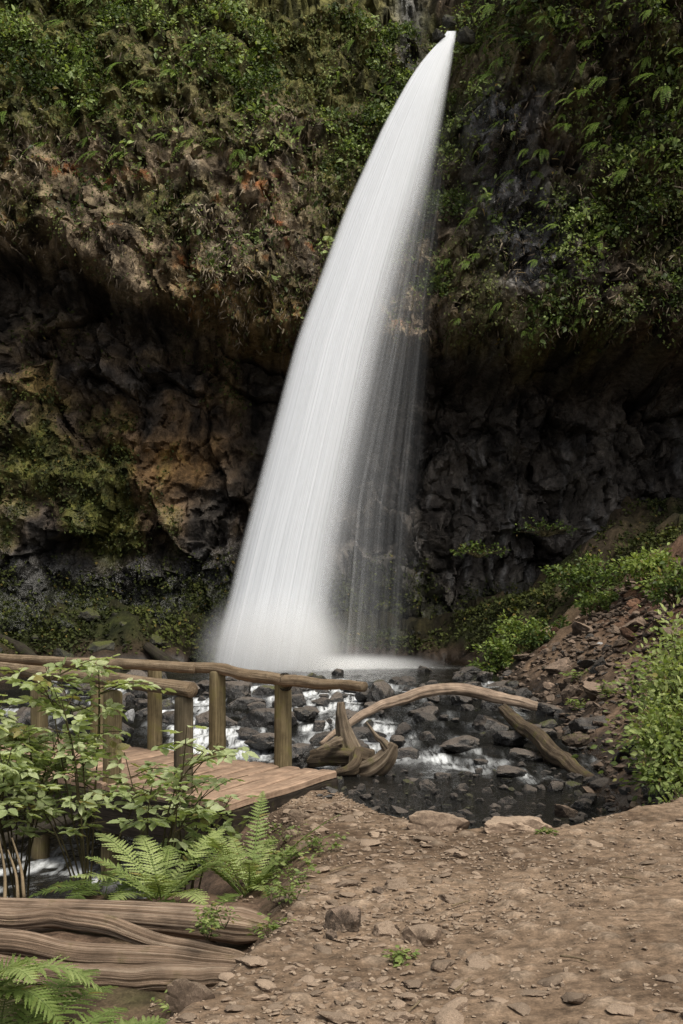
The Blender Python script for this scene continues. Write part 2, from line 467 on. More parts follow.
# stones and lumps trodden into the path
f1, f2, cid = worley(X * 5.5, Y * 5.5, 0 * X, 61)
emb = np.clip(.42 - f1, 0, .3) * (cid > .62) * (X > -3)
f1b, f2b, cidb = worley(X * 14, Y * 14, 0 * X, 65)
emb2 = np.clip(.45 - f1b, 0, .3) * (cidb > .5)
lump = path * (emb * .07 + emb2 * .03 + .008 * fbm(X * 7, Y * 7, 0, 67, 4))
Z2 = Z + np.where((Y > 3.2) & (Y < 14), lump, 0) + (1 - path) * .05 * fbm(X * 3.2, Y * 3.2, 0, 69, 4) + sstep(27, 31, Y) * (np.clip(Z - wz, 0, 1)) * (facets(X * .9, Y * 1.3, 0 * X, 691, .5, .7, .15, .1)[0] + .25 * fbm(X * 2, Y * 2, 0, 693, 4))
dirt = np.array([.088, .058, .037]); dust = np.array([.222, .157, .106]); dark = np.array([.075, .05, .035])
nn = fbm(X * .9, Y * .9, 0, 71, 5); n5 = fbm(X * 5, Y * 5, 0, 72, 4)
C = mix3(np.broadcast_to(dirt, X.shape + (3,)) * 1.0, np.broadcast_to(dust, X.shape + (3,)), np.clip(.46 + 1.1 * nn + .6 * n5, 0, 1))
C = mix3(C, np.broadcast_to(np.array([.30, .235, .175]), C.shape), np.clip((emb * 2.2 + emb2 * 1.5) * path, 0, .5))
bankc = mix3(np.broadcast_to(dark, C.shape), np.broadcast_to(np.array([.15, .10, .068]), C.shape), np.clip(.4 + nn + .6 * n5, 0, 1))
C = mix3(bankc, C, path)
above = Z - wz
screec = mix3(np.broadcast_to(np.array([.05, .036, .025]), C.shape), np.broadcast_to(np.array([.19, .128, .084]), C.shape), np.clip(.45 + nn * .8 + .7 * n5, 0, 1))
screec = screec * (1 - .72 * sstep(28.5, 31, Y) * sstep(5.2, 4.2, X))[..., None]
far = sstep(10.5, 12.5, Y + .0 * X) * (1 - path)
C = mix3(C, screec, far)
redm = sstep(1.0, 1.9, above) * sstep(4.4, 5.4, X) * sstep(12, 17, Y) * sstep(33, 28, Y)
C = mix3(C, mix3(np.broadcast_to(np.array([.075, .042, .028]), C.shape), np.broadcast_to(np.array([.20, .115, .075]), C.shape), np.clip(.4 + n5, 0, 1)), np.clip(redm, 0, 1))
mossm = np.clip(sstep(.25, .9, above) * np.where(X < -4, sstep(19.0, 22.0, Y), sstep(30.0, 33.0, Y)) * (.75 + .9 * nn), 0, 1) * (1 - .75 * redm)
C = mix3(C, mix3(np.broadcast_to(np.array([.012, .014, .006]), C.shape), np.broadcast_to(np.array([.034, .038, .012]), C.shape), np.clip(.4 + n5, 0, 1)), mossm)
lm = np.clip((.0 + 1.6 * fbm(X * 1.6, Y * 1.6, 3, 74, 4)), 0, 1) * (1 - path) * (Y < 11) * (X < .3)
C = mix3(C, np.broadcast_to(np.array([.035, .045, .012]), C.shape), np.clip(lm, 0, .8))
wet = np.clip(sstep(.45, .03, above), 0, 1) * (1 - path)
C = C * (1 - .72 * wet)[..., None]
V = np.stack([X, Y, Z2], -1).reshape(-1, 3)
g = link('ground', make_mesh('ground', V, [grid_faces(len(xs), len(ys))], M['ground'], True, attrs={'wet': wet}, cols=C.reshape(-1, 3)))
tag(g, kind='structure')

# ------------------------------------------------------------------ creek
wx = np.arange(-13, 6.5, .055); wy = np.arange(8.6, 37.5, .06)
WX, WY = np.meshgrid(wx, wy)
WZ = water_z(WX, WY)
slope = np.abs(np.gradient(WZ, axis=0)) / .06
WZr = WZ + .02 * fbm(WX * 2.5, WY * 1.2, 0, 81, 3) + .05 * np.clip(slope * 3, 0, 1) * fbm(WX * 4, WY * 2, 0, 82, 3)
down = slope.copy()
for k in range(14): down = np.maximum(down, np.roll(down, -1, 0) * .94)       # foam carried downstream (towards the bridge)
chan = sstep(.02, .3, fbm(WX * 1.4, WY * .25, 0, 83, 3) + .08 + .34 * np.exp(-((WX + .4) / 2.0) ** 2) - .25 * sstep(1.4, 2.4, WX))
streak = fbm(WX * 3.5, WY * .8, 0, 84, 4)
foam_glint = np.clip((down * 4.2 * (.04 + .96 * chan) + .5 * streak * sstep(.02, .1, down) - .12), 0, 1)
bx = WX - (-1.75); by = WY - 33.8
basef = np.clip(1.5 * np.exp(-(bx / 2.1) ** 2 - (by / 1.3) ** 2) + .95 * np.exp(-((WX + .2) / 2.2) ** 2 - ((WY - 34.2) / .65) ** 2), 0, 1)
foam_glint = np.maximum(foam_glint, basef)
foam_glint = np.maximum(foam_glint, np.clip(streak * 1.0 - .25, 0, .35) * sstep(17.2, 17.8, WY) * sstep(32, 20, WY))
foam_glint = np.maximum(foam_glint, .0 * np.exp(-((WY - 17.55 - .25 * np.sin(WX * 2)) / .22) ** 2) * sstep(.2, .6, WX) * sstep(3.0, 2.0, WX) * np.clip(.5 + streak, 0, 1))
foam_glint = np.maximum(foam_glint, np.clip(1.4 * np.exp(-((WX + 1.75) / .42) ** 2 - ((WY - 11.4) / .8) ** 2) * (.7 + .6 * streak), 0, 1))
sparkle = np.clip((fbm(WX * 5, WY * 3, 0, 88, 3) - .12) * 5, 0, .75) * sstep(13, 12, WY) * sstep(-1.2, -1.8, WX)  # glints on the water by the bridge, painted in white like foam
foam_glint = np.maximum(foam_glint, sparkle)
V = np.stack([WX, WY, WZr], -1).reshape(-1, 3)
o = link('creek', make_mesh('creek', V, [grid_faces(len(wx), len(wy))], M['creek'], True, attrs={'foam_glint': foam_glint}))
tag(o, kind='structure')

# ------------------------------------------------------------------ cliff
cx = np.concatenate([np.arange(-26, -11.2, .22), np.arange(-11.2, 12.2, .055), np.arange(12.2, 26, .22)])
cz = np.concatenate([np.arange(-1.2, 7.5, .06), np.arange(7.5, 12.5, .035), np.arange(12.5, 20, .06), np.arange(20, 30, .3)])
KX, KZ = np.meshgrid(cx, cz)
zlip = np.interp(KX, [-26, -12, -9.5, -6.8, -4.0, -1.2, .5, 2.4, 5, 9.5, 26], [12.8, 12.6, 11.6, 10.7, 9.9, 8.9, 8.9, 9.2, 9.0, 8.8, 8.8])
zlip = zlip + .35 * fbm(KX * .8, KZ * .15, 0, 101, 3)
ylip = np.interp(KX, [-26, -12, -6, -1, 1.5, 3, 4.5, 10, 14, 26], [27, 32, 34.0, 35.1, 36.2, 36.3, 34.6, 32.4, 30, 24])
ytop = ylip + np.interp(KZ, [8, 12, 20, 30], [0, .1, 2.2, 8.0])
# right of the lip the upper cliff leans out, shading what is below it
ytop = np.where(KX > 3.2, ytop - sstep(3.2, 6.0, KX) * sstep(12, 20, KZ) * 3.4, ytop)
ytop = ytop + .9 * np.exp(-((KX - 3.15) / .55) ** 2) * sstep(15.5, 18.3, KZ)
yrec = np.interp(KX, [-26, -12, -9, -6, -3.5, -2.6, 0, 4, 7, 10, 14, 26], [29, 34.5, 36.0, 36.6, 36.9, 38.3, 38.9, 39.0, 38.6, 37.4, 34, 27])
yrec = yrec - .28 * np.clip(2.5 - KZ, 0, 3.5) + .06 * (KZ - 4)
t = sstep(-.9, .75, KZ - zlip + .5 * fbm(KX * .5, KZ * .5, 0, 103, 3))
YB = yrec * (1 - t) + ytop * t
# rock forms: angular blocks below, shaggy lumps above
wpx = KX + .22 * fbm(KX * .9, KZ * .9, 0, 7, 4); wpz = KZ + .22 * fbm(KX * .8, KZ * .8, 5, 9, 3)
fa, bid = facets(wpx * .55, wpz * .33, YB * .1, 111, 1.3, 1.9, .16, .035)
fb, sid = facets(wpx * 1.35, wpz * .8, YB * .15, 115, .5, 1.3, .07, .03)
fc, cid3 = facets(wpx * 3.3, wpz * 2.2, YB * .3, 118, .16, .62, .02, .03)
blocks = fa + fb * sstep(-.25, .2, fbm(KX * .4, KZ * .4, 2, 119, 2)) + fc + .16 * fbm(KX * 1.2, KZ * 1.2, 0, 117, 5)
strat = (.22 + .2 * sstep(0, -4, KX)) * (np.abs(((KZ + .5 * fbm(KX * .35, KZ * .3, 0, 119, 3)) * .75) % 1 - .5) * 2 - .5)
u1, u2, uid = worley(KX * 1.0, KZ * .8, YB * .5, 121)
w1, w2, wid = worley(KX * 2.7, KZ * 2.0, YB * 1.2, 125)
shag = .75 * fbm(KX * .45, KZ * .45, 0, 127, 4) + (.45 - u1) * .6 + (.45 - w1) * .30 + .7 * fb + 1.1 * fc + .15 * fbm(KX * 3.2, KZ * 2.6, 0, 129, 4)
disp = (blocks + strat) * (1 - t) + shag * t + (t * (1 - t)) * 4 * (sid - .5) * .8
YD = YB - disp
XD = KX + .18 * fbm(KX * 1.7, KZ * 1.7, 5, 131, 3); ZD = KZ + (.25 * fbm(KX * 1.5, KZ * 1.5, 9, 133, 3)) * sstep(0, 2, KZ)
P = np.stack([XD, YD, ZD], -1)
# colour
n1 = fbm(KX * .55, KZ * .55, 1, 141, 5); n2 = fbm(KX * 1.8, KZ * 1.4, 2, 143, 5); n3 = fbm(KX * 5, KZ * 4, 3, 145, 4); nv = fbm(KX * 4.5, KZ * .8, 3, 147, 4)
S = KX.shape + (3,)
def cc(r, g, b): return np.broadcast_to(np.array([r, g, b]), S)
rec = mix3(cc(.022, .019, .017), cc(.125, .108, .092), np.clip(.45 + .9 * n2 + .5 * n3, 0, 1))
# paler mineral streaks on the right back wall
rec = mix3(rec, cc(.26, .25, .24), np.clip((nv - .25) * 2.2, 0, .7) * sstep(8, 5.5, KZ) * sstep(.5, 3, KX))
lw = sstep(-2.3, -3.6, KX) * sstep(2.3, 3.6, KZ + .8 * n1) * sstep(11, 8.3, KZ)
brown = mix3(cc(.06, .036, .016), cc(.36, .20, .07), np.clip(.45 + .8 * n2 + .5 * n3, 0, 1))
bw = np.exp(-((KX + 4.9) / 2.2) ** 2 - ((KZ - 5.9) / 1.9) ** 2)
rec = mix3(rec, brown, np.clip(lw * (.25 + .7 * bw + .9 * n1 + .4 * n2), 0, 1))
mossl = np.clip(lw * (1.9 * n1 + 1.1 * n2 + .30) * (.35 + .65 * sstep(8.2, 6.5, KZ)), 0, .92)
rec = mix3(rec, mix3(cc(.026, .03, .008), cc(.115, .122, .028), np.clip(.45 + n3 + .4 * n2, 0, 1)), mossl)
wb = sstep(3.6, 2.6, KZ + .5 * n1) * sstep(-1.5, -2.6, KX)
rec = mix3(rec, mix3(cc(.012, .012, .012), cc(.05, .05, .052), np.clip(.4 + n3 + n2, 0, 1)), wb * .75)
wl = sstep(3.0, 1.2, KZ + 1.2 * n1)
rec = mix3(rec, mix3(cc(.010, .014, .006), cc(.036, .046, .014), np.clip(.45 + n3, 0, 1)), np.clip(wl * (.7 + n2), 0, .9))
up = mix3(cc(.045, .034, .023), cc(.33, .255, .17), np.clip(.45 + .8 * n2 + .85 * n3, 0, 1))
up = mix3(up, cc(.27, .24, .19), np.clip((nv - .2) * 1.8, 0, .55) * sstep(-9, -2, KX))
org = np.clip((fbm(KX * 1.1, KZ * 1.5, 4, 151, 4) - .34) * 5, 0, 1) * np.clip(.5 + 2 * n3, 0, 1) * sstep(16, 13, KZ) * sstep(2.6, 1, KX)
up = mix3(up, cc(.36, .11, .03), np.clip(org, 0, .8))
lipbrown = sstep(1.9, .2, np.abs(KZ - zlip - .55)) * sstep(-6, -3.5, KX) * sstep(2.0, .0, KX)
up = mix3(up, mix3(cc(.06, .045, .014), cc(.22, .135, .05), np.clip(.5 + n3 + .5 * n2, 0, 1)), np.clip(lipbrown, 0, .8))
grn = np.clip(sstep(12.5, 17.5, KZ + 2.2 * n1 + .10 * np.abs(KX + 2)) + .5 * sstep(-5, -9, KX) * sstep(11.5, 13, KZ) + .9 * n1 - .1, 0, 1)
grn = np.where(KX > 3.2, np.clip(.35 + 1.2 * n1 + .5 * n2, 0, 1), grn)
up = mix3(up, mix3(cc(.028, .032, .009), cc(.165, .165, .04), np.clip(.42 + n3 + .5 * n2, 0, 1)), grn * .85)
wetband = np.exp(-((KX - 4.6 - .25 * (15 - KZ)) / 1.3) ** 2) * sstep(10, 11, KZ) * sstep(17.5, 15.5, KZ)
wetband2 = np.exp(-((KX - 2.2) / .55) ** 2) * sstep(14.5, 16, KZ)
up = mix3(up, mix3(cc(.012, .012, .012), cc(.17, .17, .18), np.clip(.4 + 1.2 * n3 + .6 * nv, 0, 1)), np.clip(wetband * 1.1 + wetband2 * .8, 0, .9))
right_shade = sstep(4.4, 7.5, KX)
up = up * (1 - .5 * right_shade)[..., None]  # shade of the upper right cliff painted into its colour
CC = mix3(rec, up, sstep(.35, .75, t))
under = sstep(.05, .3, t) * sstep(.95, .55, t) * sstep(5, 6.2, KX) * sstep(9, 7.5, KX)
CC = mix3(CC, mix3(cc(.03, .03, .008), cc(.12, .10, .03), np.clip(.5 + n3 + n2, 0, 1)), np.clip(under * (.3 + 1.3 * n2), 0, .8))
cw = np.clip(wb + .9 * (1 - t) * sstep(-.1, .4, n2) * sstep(7, 4, KZ) + wetband * 1.2 + wetband2, 0, 1)
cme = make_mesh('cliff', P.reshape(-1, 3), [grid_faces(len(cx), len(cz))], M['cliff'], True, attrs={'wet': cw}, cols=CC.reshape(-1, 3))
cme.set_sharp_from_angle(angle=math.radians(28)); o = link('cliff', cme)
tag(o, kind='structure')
# outward normals of the cliff for planting
du = np.gradient(P, axis=1); dv = np.gradient(P, axis=0)
NRM = np.cross(du, dv); NRM /= np.linalg.norm(NRM, axis=-1)[..., None] + 1e-9
NRM = np.where((NRM[..., 1:2] > 0), -NRM, NRM)

# ------------------------------------------------------------------ leaf batches
def frames(xdir, ndir):
    x = xdir / (np.linalg.norm(xdir, axis=1)[:, None] + 1e-9)
    z = ndir - x * np.sum(ndir * x, 1)[:, None]; z /= np.linalg.norm(z, axis=1)[:, None] + 1e-9
    y = np.cross(z, x)
    return np.stack([x, y, z], 1)


LEAF = (np.array([(0, 0, 0), (.30, .26, .05), (.62, .24, .04), (1, 0, -.10), (.62, -.24, .04), (.30, -.26, .05), (.32, 0, 0), (.64, 0, -.02)]),
        np.array([(0, 6, 1, 0), (6, 7, 2, 1), (0, 5, 6, 0), (5, 4, 7, 6)]), np.array([(0, 6, 1), (0, 5, 6), (7, 3, 2), (7, 4, 3)]))
LEAFQ = np.array([(6, 7, 2, 1), (5, 4, 7, 6)])
SMALL = (np.array([(0, 0, 0), (.5, .33, .06), (1, 0, -.05), (.5, -.33, .06)]), np.array([(0, 3, 2, 1)]), np.zeros((0, 3), int))


def trifoliate():
    """three toothed leaflets on a short stalk"""
    V = []; Tn = []
    for ang, L, ox in ((0, 1.0, .18), (1.15, .78, .10), (-1.15, .78, .10)):
        b = len(V)
        prof = [(0, 0), (.14, .20), (.20, .19), (.34, .31), (.42, .27), (.56, .29), (.63, .22), (.76, .18), (.82, .11), (1, 0)]
        pts = [(p, w) for p, w in prof] + [(p, -w) for p, w in prof[-2:0:-1]]
        mid = [(.15, 0), (.4, 0), (.7, 0)]
        allp = [(p, w, .10 * abs(w) * 2 - .10 * p * p) for p, w in pts] + [(p, w, -.05 - .10 * p * p) for p, w in mid]
        c, s = math.cos(ang), math.sin(ang)
        for p, w, h in allp:
            p *= L; w *= L
            V.append((ox * c + p * c - w * s, ox * s + p * s + w * c, h))
        n = len(pts)
        for k in range(n):
            k2 = (k + 1) % n
            px_ = (pts[k][0] + pts[k2][0]) / 2
            m = n + (0 if px_ < .28 else 1 if px_ < .58 else 2)
            Tn.append((b + m, b + k, b + k2))
        # middle closing triangles
        up = [k for k in range(n)]
        Tn.append((b + n, b + 3, b + n + 1)); Tn.append((b + n + 1, b + n - 3, b + n))
        Tn.append((b + n + 1, b + 5, b + n + 2)); Tn.append((b + n + 2, b + n - 5, b + n + 1))
    return np.array(V), np.zeros((0, 4), int), np.array(Tn)


TRI = trifoliate()


def batch(mb, tpl, pos, xdir, ndir, size, tint):
    tv, tq, tt = tpl; n = len(pos)
    if n == 0: return
    Fm = frames(np.asarray(xdir, float), np.asarray(ndir, float))
    V = (np.asarray(pos)[:, None, :] + np.asarray(size)[:, None, None] * np.einsum('kc,ncd->nkd', tv, Fm)).reshape(-1, 3)
    offs = np.arange(n)[:, None, None] * len(tv)
    q = (tq[None] + offs).reshape(-1, 4) if len(tq) else None
    tr = (tt[None] + offs).reshape(-1, 3) if len(tt) else None
    mb.add(V, q, tr, tint=np.repeat(np.asarray(tint), len(tv)))


def rnd_dirs(n, up=0.0):
    d = RNG.normal(size=(n, 3)); d /= np.linalg.norm(d, axis=1)[:, None]; d[:, 2] += up
    return d / (np.linalg.norm(d, axis=1)[:, None] + 1e-9)


# ------------------------------------------------------------------ ferns
def frond(mb, base, az, length, rise, droop, npair, width, detail=5, tint=.5, twist=0.0):
    """one arching fern frond with toothed pinnae"""
    d = np.array([math.cos(az), math.sin(az), 0.0]); side = np.array([-d[1], d[0], 0.0])
    n = npair + 6; s = np.linspace(0, 1, n)
    P = base + np.outer(s * length * (1 - .18 * droop * s), d)
    P[:, 2] += length * (rise * s - droop * s * s) 
    T = np.gradient(P, axis=0); T /= np.linalg.norm(T, axis=1)[:, None]
    N = np.cross(T, side); N *= np.sign(N[:, 2:3] + 1e-6)
    V, q, tr, uv = tube(P, np.linspace(.006, .0015, n) * (length / .7), 4, caps=False)
    mb.add(V, q, None, tint=tint * .6)
    for i in range(5, n - 1):
        u = (i - 4) / (n - 5)
        w = width * (math.sin(math.pi * min(1, .16 + u * .84)) ** .75) * (1 - .15 * u)
        w *= random.uniform(.82, 1.08)
        for sg in (-1, 1):
            x = side * sg * math.cos(.30 + twist) + T[i] * (.42 + random.uniform(-.14, .14)) + N[i] * (.10 + random.uniform(-.12, .12))
            x /= np.linalg.norm(x); y = np.cross(N[i], x); y /= np.linalg.norm(y)
            nz = np.cross(x, y)
            step = length / n
            hw = step * random.uniform(.55, .74)
            if detail <= 1:
                VV = np.array([P[i], P[i] + x * w * .45 + y * hw * .55 - nz * w * .02, P[i] + x * w - nz * w * .16, P[i] + x * w * .45 - y * hw * .55 - nz * w * .02])
                mb.add(VV, [(0, 1, 2, 3)], None, tint=tint + random.uniform(-.12, .12)); continue
            c1 = hw * .5
            VV = [P[i] - y * c1 * .6, P[i] + y * c1 * .6, P[i] + x * w * .5 + y * c1 - nz * w * .04, P[i] + x * w * .5 - y * c1 - nz * w * .04, P[i] + x * w * 1.02 - nz * w * .16]
            TT = [(0, 1, 2), (0, 2, 3), (3, 2, 4)]
            for k in range(detail):
                a0 = k / detail; a1 = (k + 1) / detail
                taper = (1 - a0) ** .7
                p0 = P[i] + x * w * a0 - nz * w * .16 * a0 * a0; p1 = P[i] + x * w * a1 - nz * w * .16 * a1 * a1
                for s2 in (-1, 1):
                    tip = P[i] + x * w * min(1, a0 + .95 / detail) + y * s2 * hw * taper - nz * w * .16 * a0 * a0 - nz * hw * .12
                    b = len(VV); VV += [p0, p1, tip]; TT.append((b, b + 1, b + 2) if s2 > 0 else (b, b + 2, b + 1))
            mb.add(np.array(VV), None, np.array(TT), tint=tint + random.uniform(-.12, .12))


def make_fern_mesh(name, mat, nf, length, width, npair, detail, rise=.75, droop=.7, az0=0, spread=2 * math.pi, tint=.5):
    mb = MB()
    for k in range(nf):
        az = az0 + spread * ((k + random.uniform(-.3, .3)) / nf)
        frond(mb, np.array([random.uniform(-.03, .03), random.uniform(-.03, .03), 0]), az, length * random.uniform(.55, 1.12), rise * random.uniform(.75, 1.25), droop * random.uniform(.8, 1.2), npair, width * random.uniform(.85, 1.1), detail, tint + random.uniform(-.2, .25))
    return mb.mesh(name, mat, True)


# ------------------------------------------------------------------ rocks
def ico(sub):
    import bmesh
    bm = bmesh.new(); bmesh.ops.create_icosphere(bm, subdivisions=sub, radius=1)
    V = np.array([v.co[:] for v in bm.verts]); Fc = np.array([[v.index for v in f.verts] for f in bm.faces]); bm.free()
    return V, Fc


ICO = {k: ico(k) for k in (1, 2, 3, 4)}


def rock_shape(seed, sub=3, nplanes=14, flat=.7, rough=.10, round_=.25, cut=.62):
    r = np.random.default_rng(seed); V, Fc = ICO[sub]
    pl = r.normal(size=(nplanes, 3)); pl /= np.linalg.norm(pl, axis=1)[:, None]
    dd = r.uniform(cut - .2, cut + .14, nplanes)
    dots = np.clip(V @ pl.T, 1e-3, None)
    rad = np.minimum(1.0, np.min(np.where(V @ pl.T > .05, dd / dots, 9), axis=1))
    rad = rad * (1 - round_) + round_ * .85
    rad = rad * (1 + rough * fbm(V[:, 0] * 1.6 + seed, V[:, 1] * 1.6, V[:, 2] * 1.6, seed, 4) + rough * .4 * fbm(V[:, 0] * 5 + seed, V[:, 1] * 5, V[:, 2] * 5, seed + 3, 3))
    W = V * rad[:, None] * np.array([1.0, r.uniform(.65, .95), flat * r.uniform(.8, 1.2)])
    return W, Fc


def rock_mesh(name, mat, seed, **k):
    V, Fc = rock_shape(seed, **k)
    me = make_mesh(name, V, [Fc], mat, True); me.set_sharp_from_angle(angle=math.radians(24))
    return me


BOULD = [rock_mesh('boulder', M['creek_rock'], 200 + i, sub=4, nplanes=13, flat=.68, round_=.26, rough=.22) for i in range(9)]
ANG = [rock_mesh('scree_rock', M['scree_rock'], 300 + i, sub=4, nplanes=15, flat=.62, round_=.04, rough=.2) for i in range(9)]
STONE = [rock_mesh('path_stone', M['path_rock'], 400 + i, sub=3, nplanes=10, flat=.26, round_=.03, rough=.22) for i in range(9)]
SLAB = [rock_mesh('flat_rock', M['path_rock'], 500 + i, sub=4, nplanes=13, flat=.45, round_=.08, rough=.24) for i in range(6)]


def rock(name, meshes, x, y, z, s, label, group=None, flat=1.0, rz=None, tilt=.25, cat='rock', mat=None, rx=None):
    o = link(name, random.choice(meshes) if isinstance(meshes, list) else meshes)
    o.location = (x, y, z); o.scale = (s, s * random.uniform(.8, 1.1), s * flat)
    o.rotation_euler = (random.uniform(-tilt, tilt) if rx is None else rx, random.uniform(-tilt, tilt), random.uniform(0, 6.28) if rz is None else rz)
    if mat:
        o.material_slots[0].link = 'OBJECT'; o.material_slots[0].material = mat
    return tag(o, label, cat, group)


def rock_px(name, meshes, px, py, d, wpx, label, group=None, sink=.25, **k):
    p = at(px, py, d); s = wpx * d / F / 2
    return rock(name, meshes, p.x, p.y, p.z - 0 * sink, s, label, group, **k)


placed = []
def free(x, y, r, k=.8):
    for a, b, c in placed:
        if (x - a) ** 2 + (y - b) ** 2 < ((r + c) * k) ** 2: return False
    placed.append((x, y, r)); return True


# landmark boulders in the creek: px, py(centre), d, width px, label
for px, py, d, w, fl, lab in [
    (428, 716, 22.5, 50, .95, 'big rounded dark boulder under the middle of the arching pale log'),
    (308, 693, 27.0, 62, .75, 'wide flat grey boulder just behind the end of the handrail'),
    (268, 694, 26.0, 36, 1.0, 'dark upright boulder touching the left of the wide flat grey boulder'),
    (214, 724, 21.5, 62, .9, 'large black boulder framed between two posts of the far railing'),
    (247, 706, 24.0, 54, .7, 'long low grey boulder behind the nearer far-side railing post'),
    (302, 716, 22.5, 44, .8, 'round wet boulder with white water over it right of the end post'),
    (325, 738, 20.0, 40, .8, 'dark boulder wedged beside the upright stump'),
    (462, 745, 19.2, 58, .75, 'black blocky boulder below the arching log, water at its foot'),
    (487, 727, 21.0, 70, .75, 'broad grey-brown boulder leaning under the right of the arching log'),
    (508, 772, 17.0, 44, .7, 'pale-topped angular boulder alone in the dark pool'),
    (425, 672, 32.5, 26, 1.0, 'small black boulder at the white edge of the plunge pool'),
    (500, 688, 28.0, 40, .7, 'grey block lying behind the pale log end'),
    (268, 742, 19.5, 58, .7, 'dark boulder right behind the end post of the railing'),
    (355, 690, 27.0, 36, .8, 'wet boulder seen just past the broken handrail tip'),
    (545, 735, 19.5, 46, .75, 'brown angular boulder between the two fallen logs'),
    (470, 672, 31.5, 40, .6, 'low dark boulder at the right end of the plunge pool')]:
    rock_px('boulder', BOULD, px, py, d, w, lab, flat=fl, tilt=.2, cat='boulder')
    p = at(px, py, d); placed.append((p.x, p.y, w * d / F / 2 * .8))
rock_px('boulder', BOULD, 130, 716, 19.0, 22, 'pale grey oval boulder seen between the near and far railing posts', flat=1.3, cat='boulder', mat=M['pale_rock'])

cnt = 0; tries = 0
while cnt < 190 and tries < 12000:
    tries += 1
    y = random.uniform(17.9, 33.5); xr = float(xr_bank(y)); x = random.uniform(-6.2 if y > 20 else -5, xr + .5)
    if y > 28.5 and -4.5 < x < 2.6 and random.random() < .93: continue
    if y > 31: continue
    if x < -.32 * y: continue
    s = random.choice([.13, .16, .2, .25, .3, .36, .44, .55]) * random.uniform(.8, 1.15)
    if not free(x, y, s, .92): continue
    w = float(water_z(np.array([x]), np.array([y]))[0])
    if y < 20: lab, gr = 'dark wet boulder in the lower rapids between bridge and stump', 'boulders in the lower rapids'
    elif y < 26: lab, gr = 'dark wet boulder in the middle rapids behind the railing and arching log', 'boulders in the middle rapids'
    else: lab, gr = 'dark wet boulder in the shallow water before the foot of the waterfall', 'boulders below the plunge pool'
    rock('boulder', BOULD, x, y, w + s * random.uniform(-.1, .3), s, lab, gr, flat=random.uniform(.8, 1.2), cat='boulder'); cnt += 1
# small wet stones round the near pool
cnt = 0; tries = 0
while cnt < 250 and tries < 9000:
    tries += 1
    y = random.uniform(11.2, 17.6); x = random.uniform(-.1, 3.5)
    f = fbm(np.array([x * .9]), np.array([y * .9]), 0, 600, 3)[0]
    if f < -.05 + .5 * (1 - abs(x - 1.4) / 1.8): 
        if random.random() > .3: continue
    s = random.choice([.04, .055, .07, .09, .12, .16, .22]) * random.uniform(.8, 1.2)
    if not free(x, y, s, .85): continue
    w = float(water_z(np.array([x]), np.array([y]))[0])
    rock('creek_stone', BOULD if random.random() < .5 else ANG, x, y, max(w, gz(x, y)) + s * random.uniform(-.1, .25), s, 'small wet black stone breaking the surface of the dark near pool', 'stones in the near pool', cat='stone', mat=M['creek_rock']); cnt += 1

# scree on the right bank
def on_frame(x, y, z, m=12):
    px = CX + x * F / y; py = HOR - (z - CAMZ) * F / y
    return -m < px < 683 + m and -m < py < 1024 + m, px, py


for px, py, d, w, mat, lab in [
    (352 / 2.627 + 423, 632, 30.5, 22, 'red_rock', 'tan angular rock standing at the foot of the green bank'),
    (320 / 2.627 + 423, 651, 29.8, 20, 'red_rock', 'brown rock just below the tan angular rock'),
    (627, 634, 24.0, 26, 'red_rock', 'rusty red boulder on the upper scree slope'),
    (660, 594, 24.5, 12, 'red_rock', 'small rust coloured rock high on the red dirt'),
    (598, 655, 26.0, 18, 'pale_rock', 'pale grey block on the wet black scree'),
    (572, 694, 23.0, 44, 'scree_rock', 'dark slab leaning behind the end of the pale log'),
    (610, 690, 21.0, 30, 'scree_rock', 'brown rock among leaves in the middle of the scree'),
    (633, 806, 12.6, 20, 'path_rock', 'tan wedge shaped rock at the back right corner of the path'),
    (566, 812, 13.0, 40, 'scree_rock', 'dark layered rock at the water edge behind the path'),
    (575, 741, 18.3, 34, 'scree_rock', 'grey rock against the lower side of the mossy log')]:
    p = at(px, py, d)
    rock('scree_rock', ANG, p.x, p.y, max(p.z, gz(p.x, p.y) - .02), w * d / F / 2, lab, cat='rock', mat=M[mat]); placed.append((p.x, p.y, w * d / F / 2))

cnt = 0; tries = 0
while cnt < 270 and tries < 20000:
    tries += 1
    y = random.uniform(11.8, 32.5); xr = float(xr_bank(y)); x = xr + random.uniform(-.5, 4.4)
    z = gz(x, y)
    ok, px, py = on_frame(x, y, z)
    if not ok or py > 835: continue
    above_ = z - (-.6)
    s = random.choice([.07, .1, .13, .17, .22, .28, .35, .45]) * random.uniform(.8, 1.25) * (.45 + .55 * y / 24)
    if above_ > 1.7: s *= .6
    if not free(x, y, s, .72): continue
    wet_ = z < -.3 or (above_ < 1.5 and random.random() < .35)
    if y < 17: lab, gr = 'loose angular rock on the lower scree beside the near pool', 'rocks on the lower scree'
    elif y < 24: lab, gr = 'loose angular rock on the scree around the two fallen logs', 'rocks on the middle scree'
    else: lab, gr = 'loose angular rock on the upper scree below the green bank', 'rocks on the upper scree'
    rock('scree_rock', ANG, x, y, z + s * random.uniform(-.05, .3), s, lab, gr, flat=random.uniform(.7, 1.1), tilt=.5, cat='rock',
         mat=M['creek_rock'] if wet_ else (M['red_rock'] if above_ > 1.9 and random.random() < .6 else None)); cnt += 1

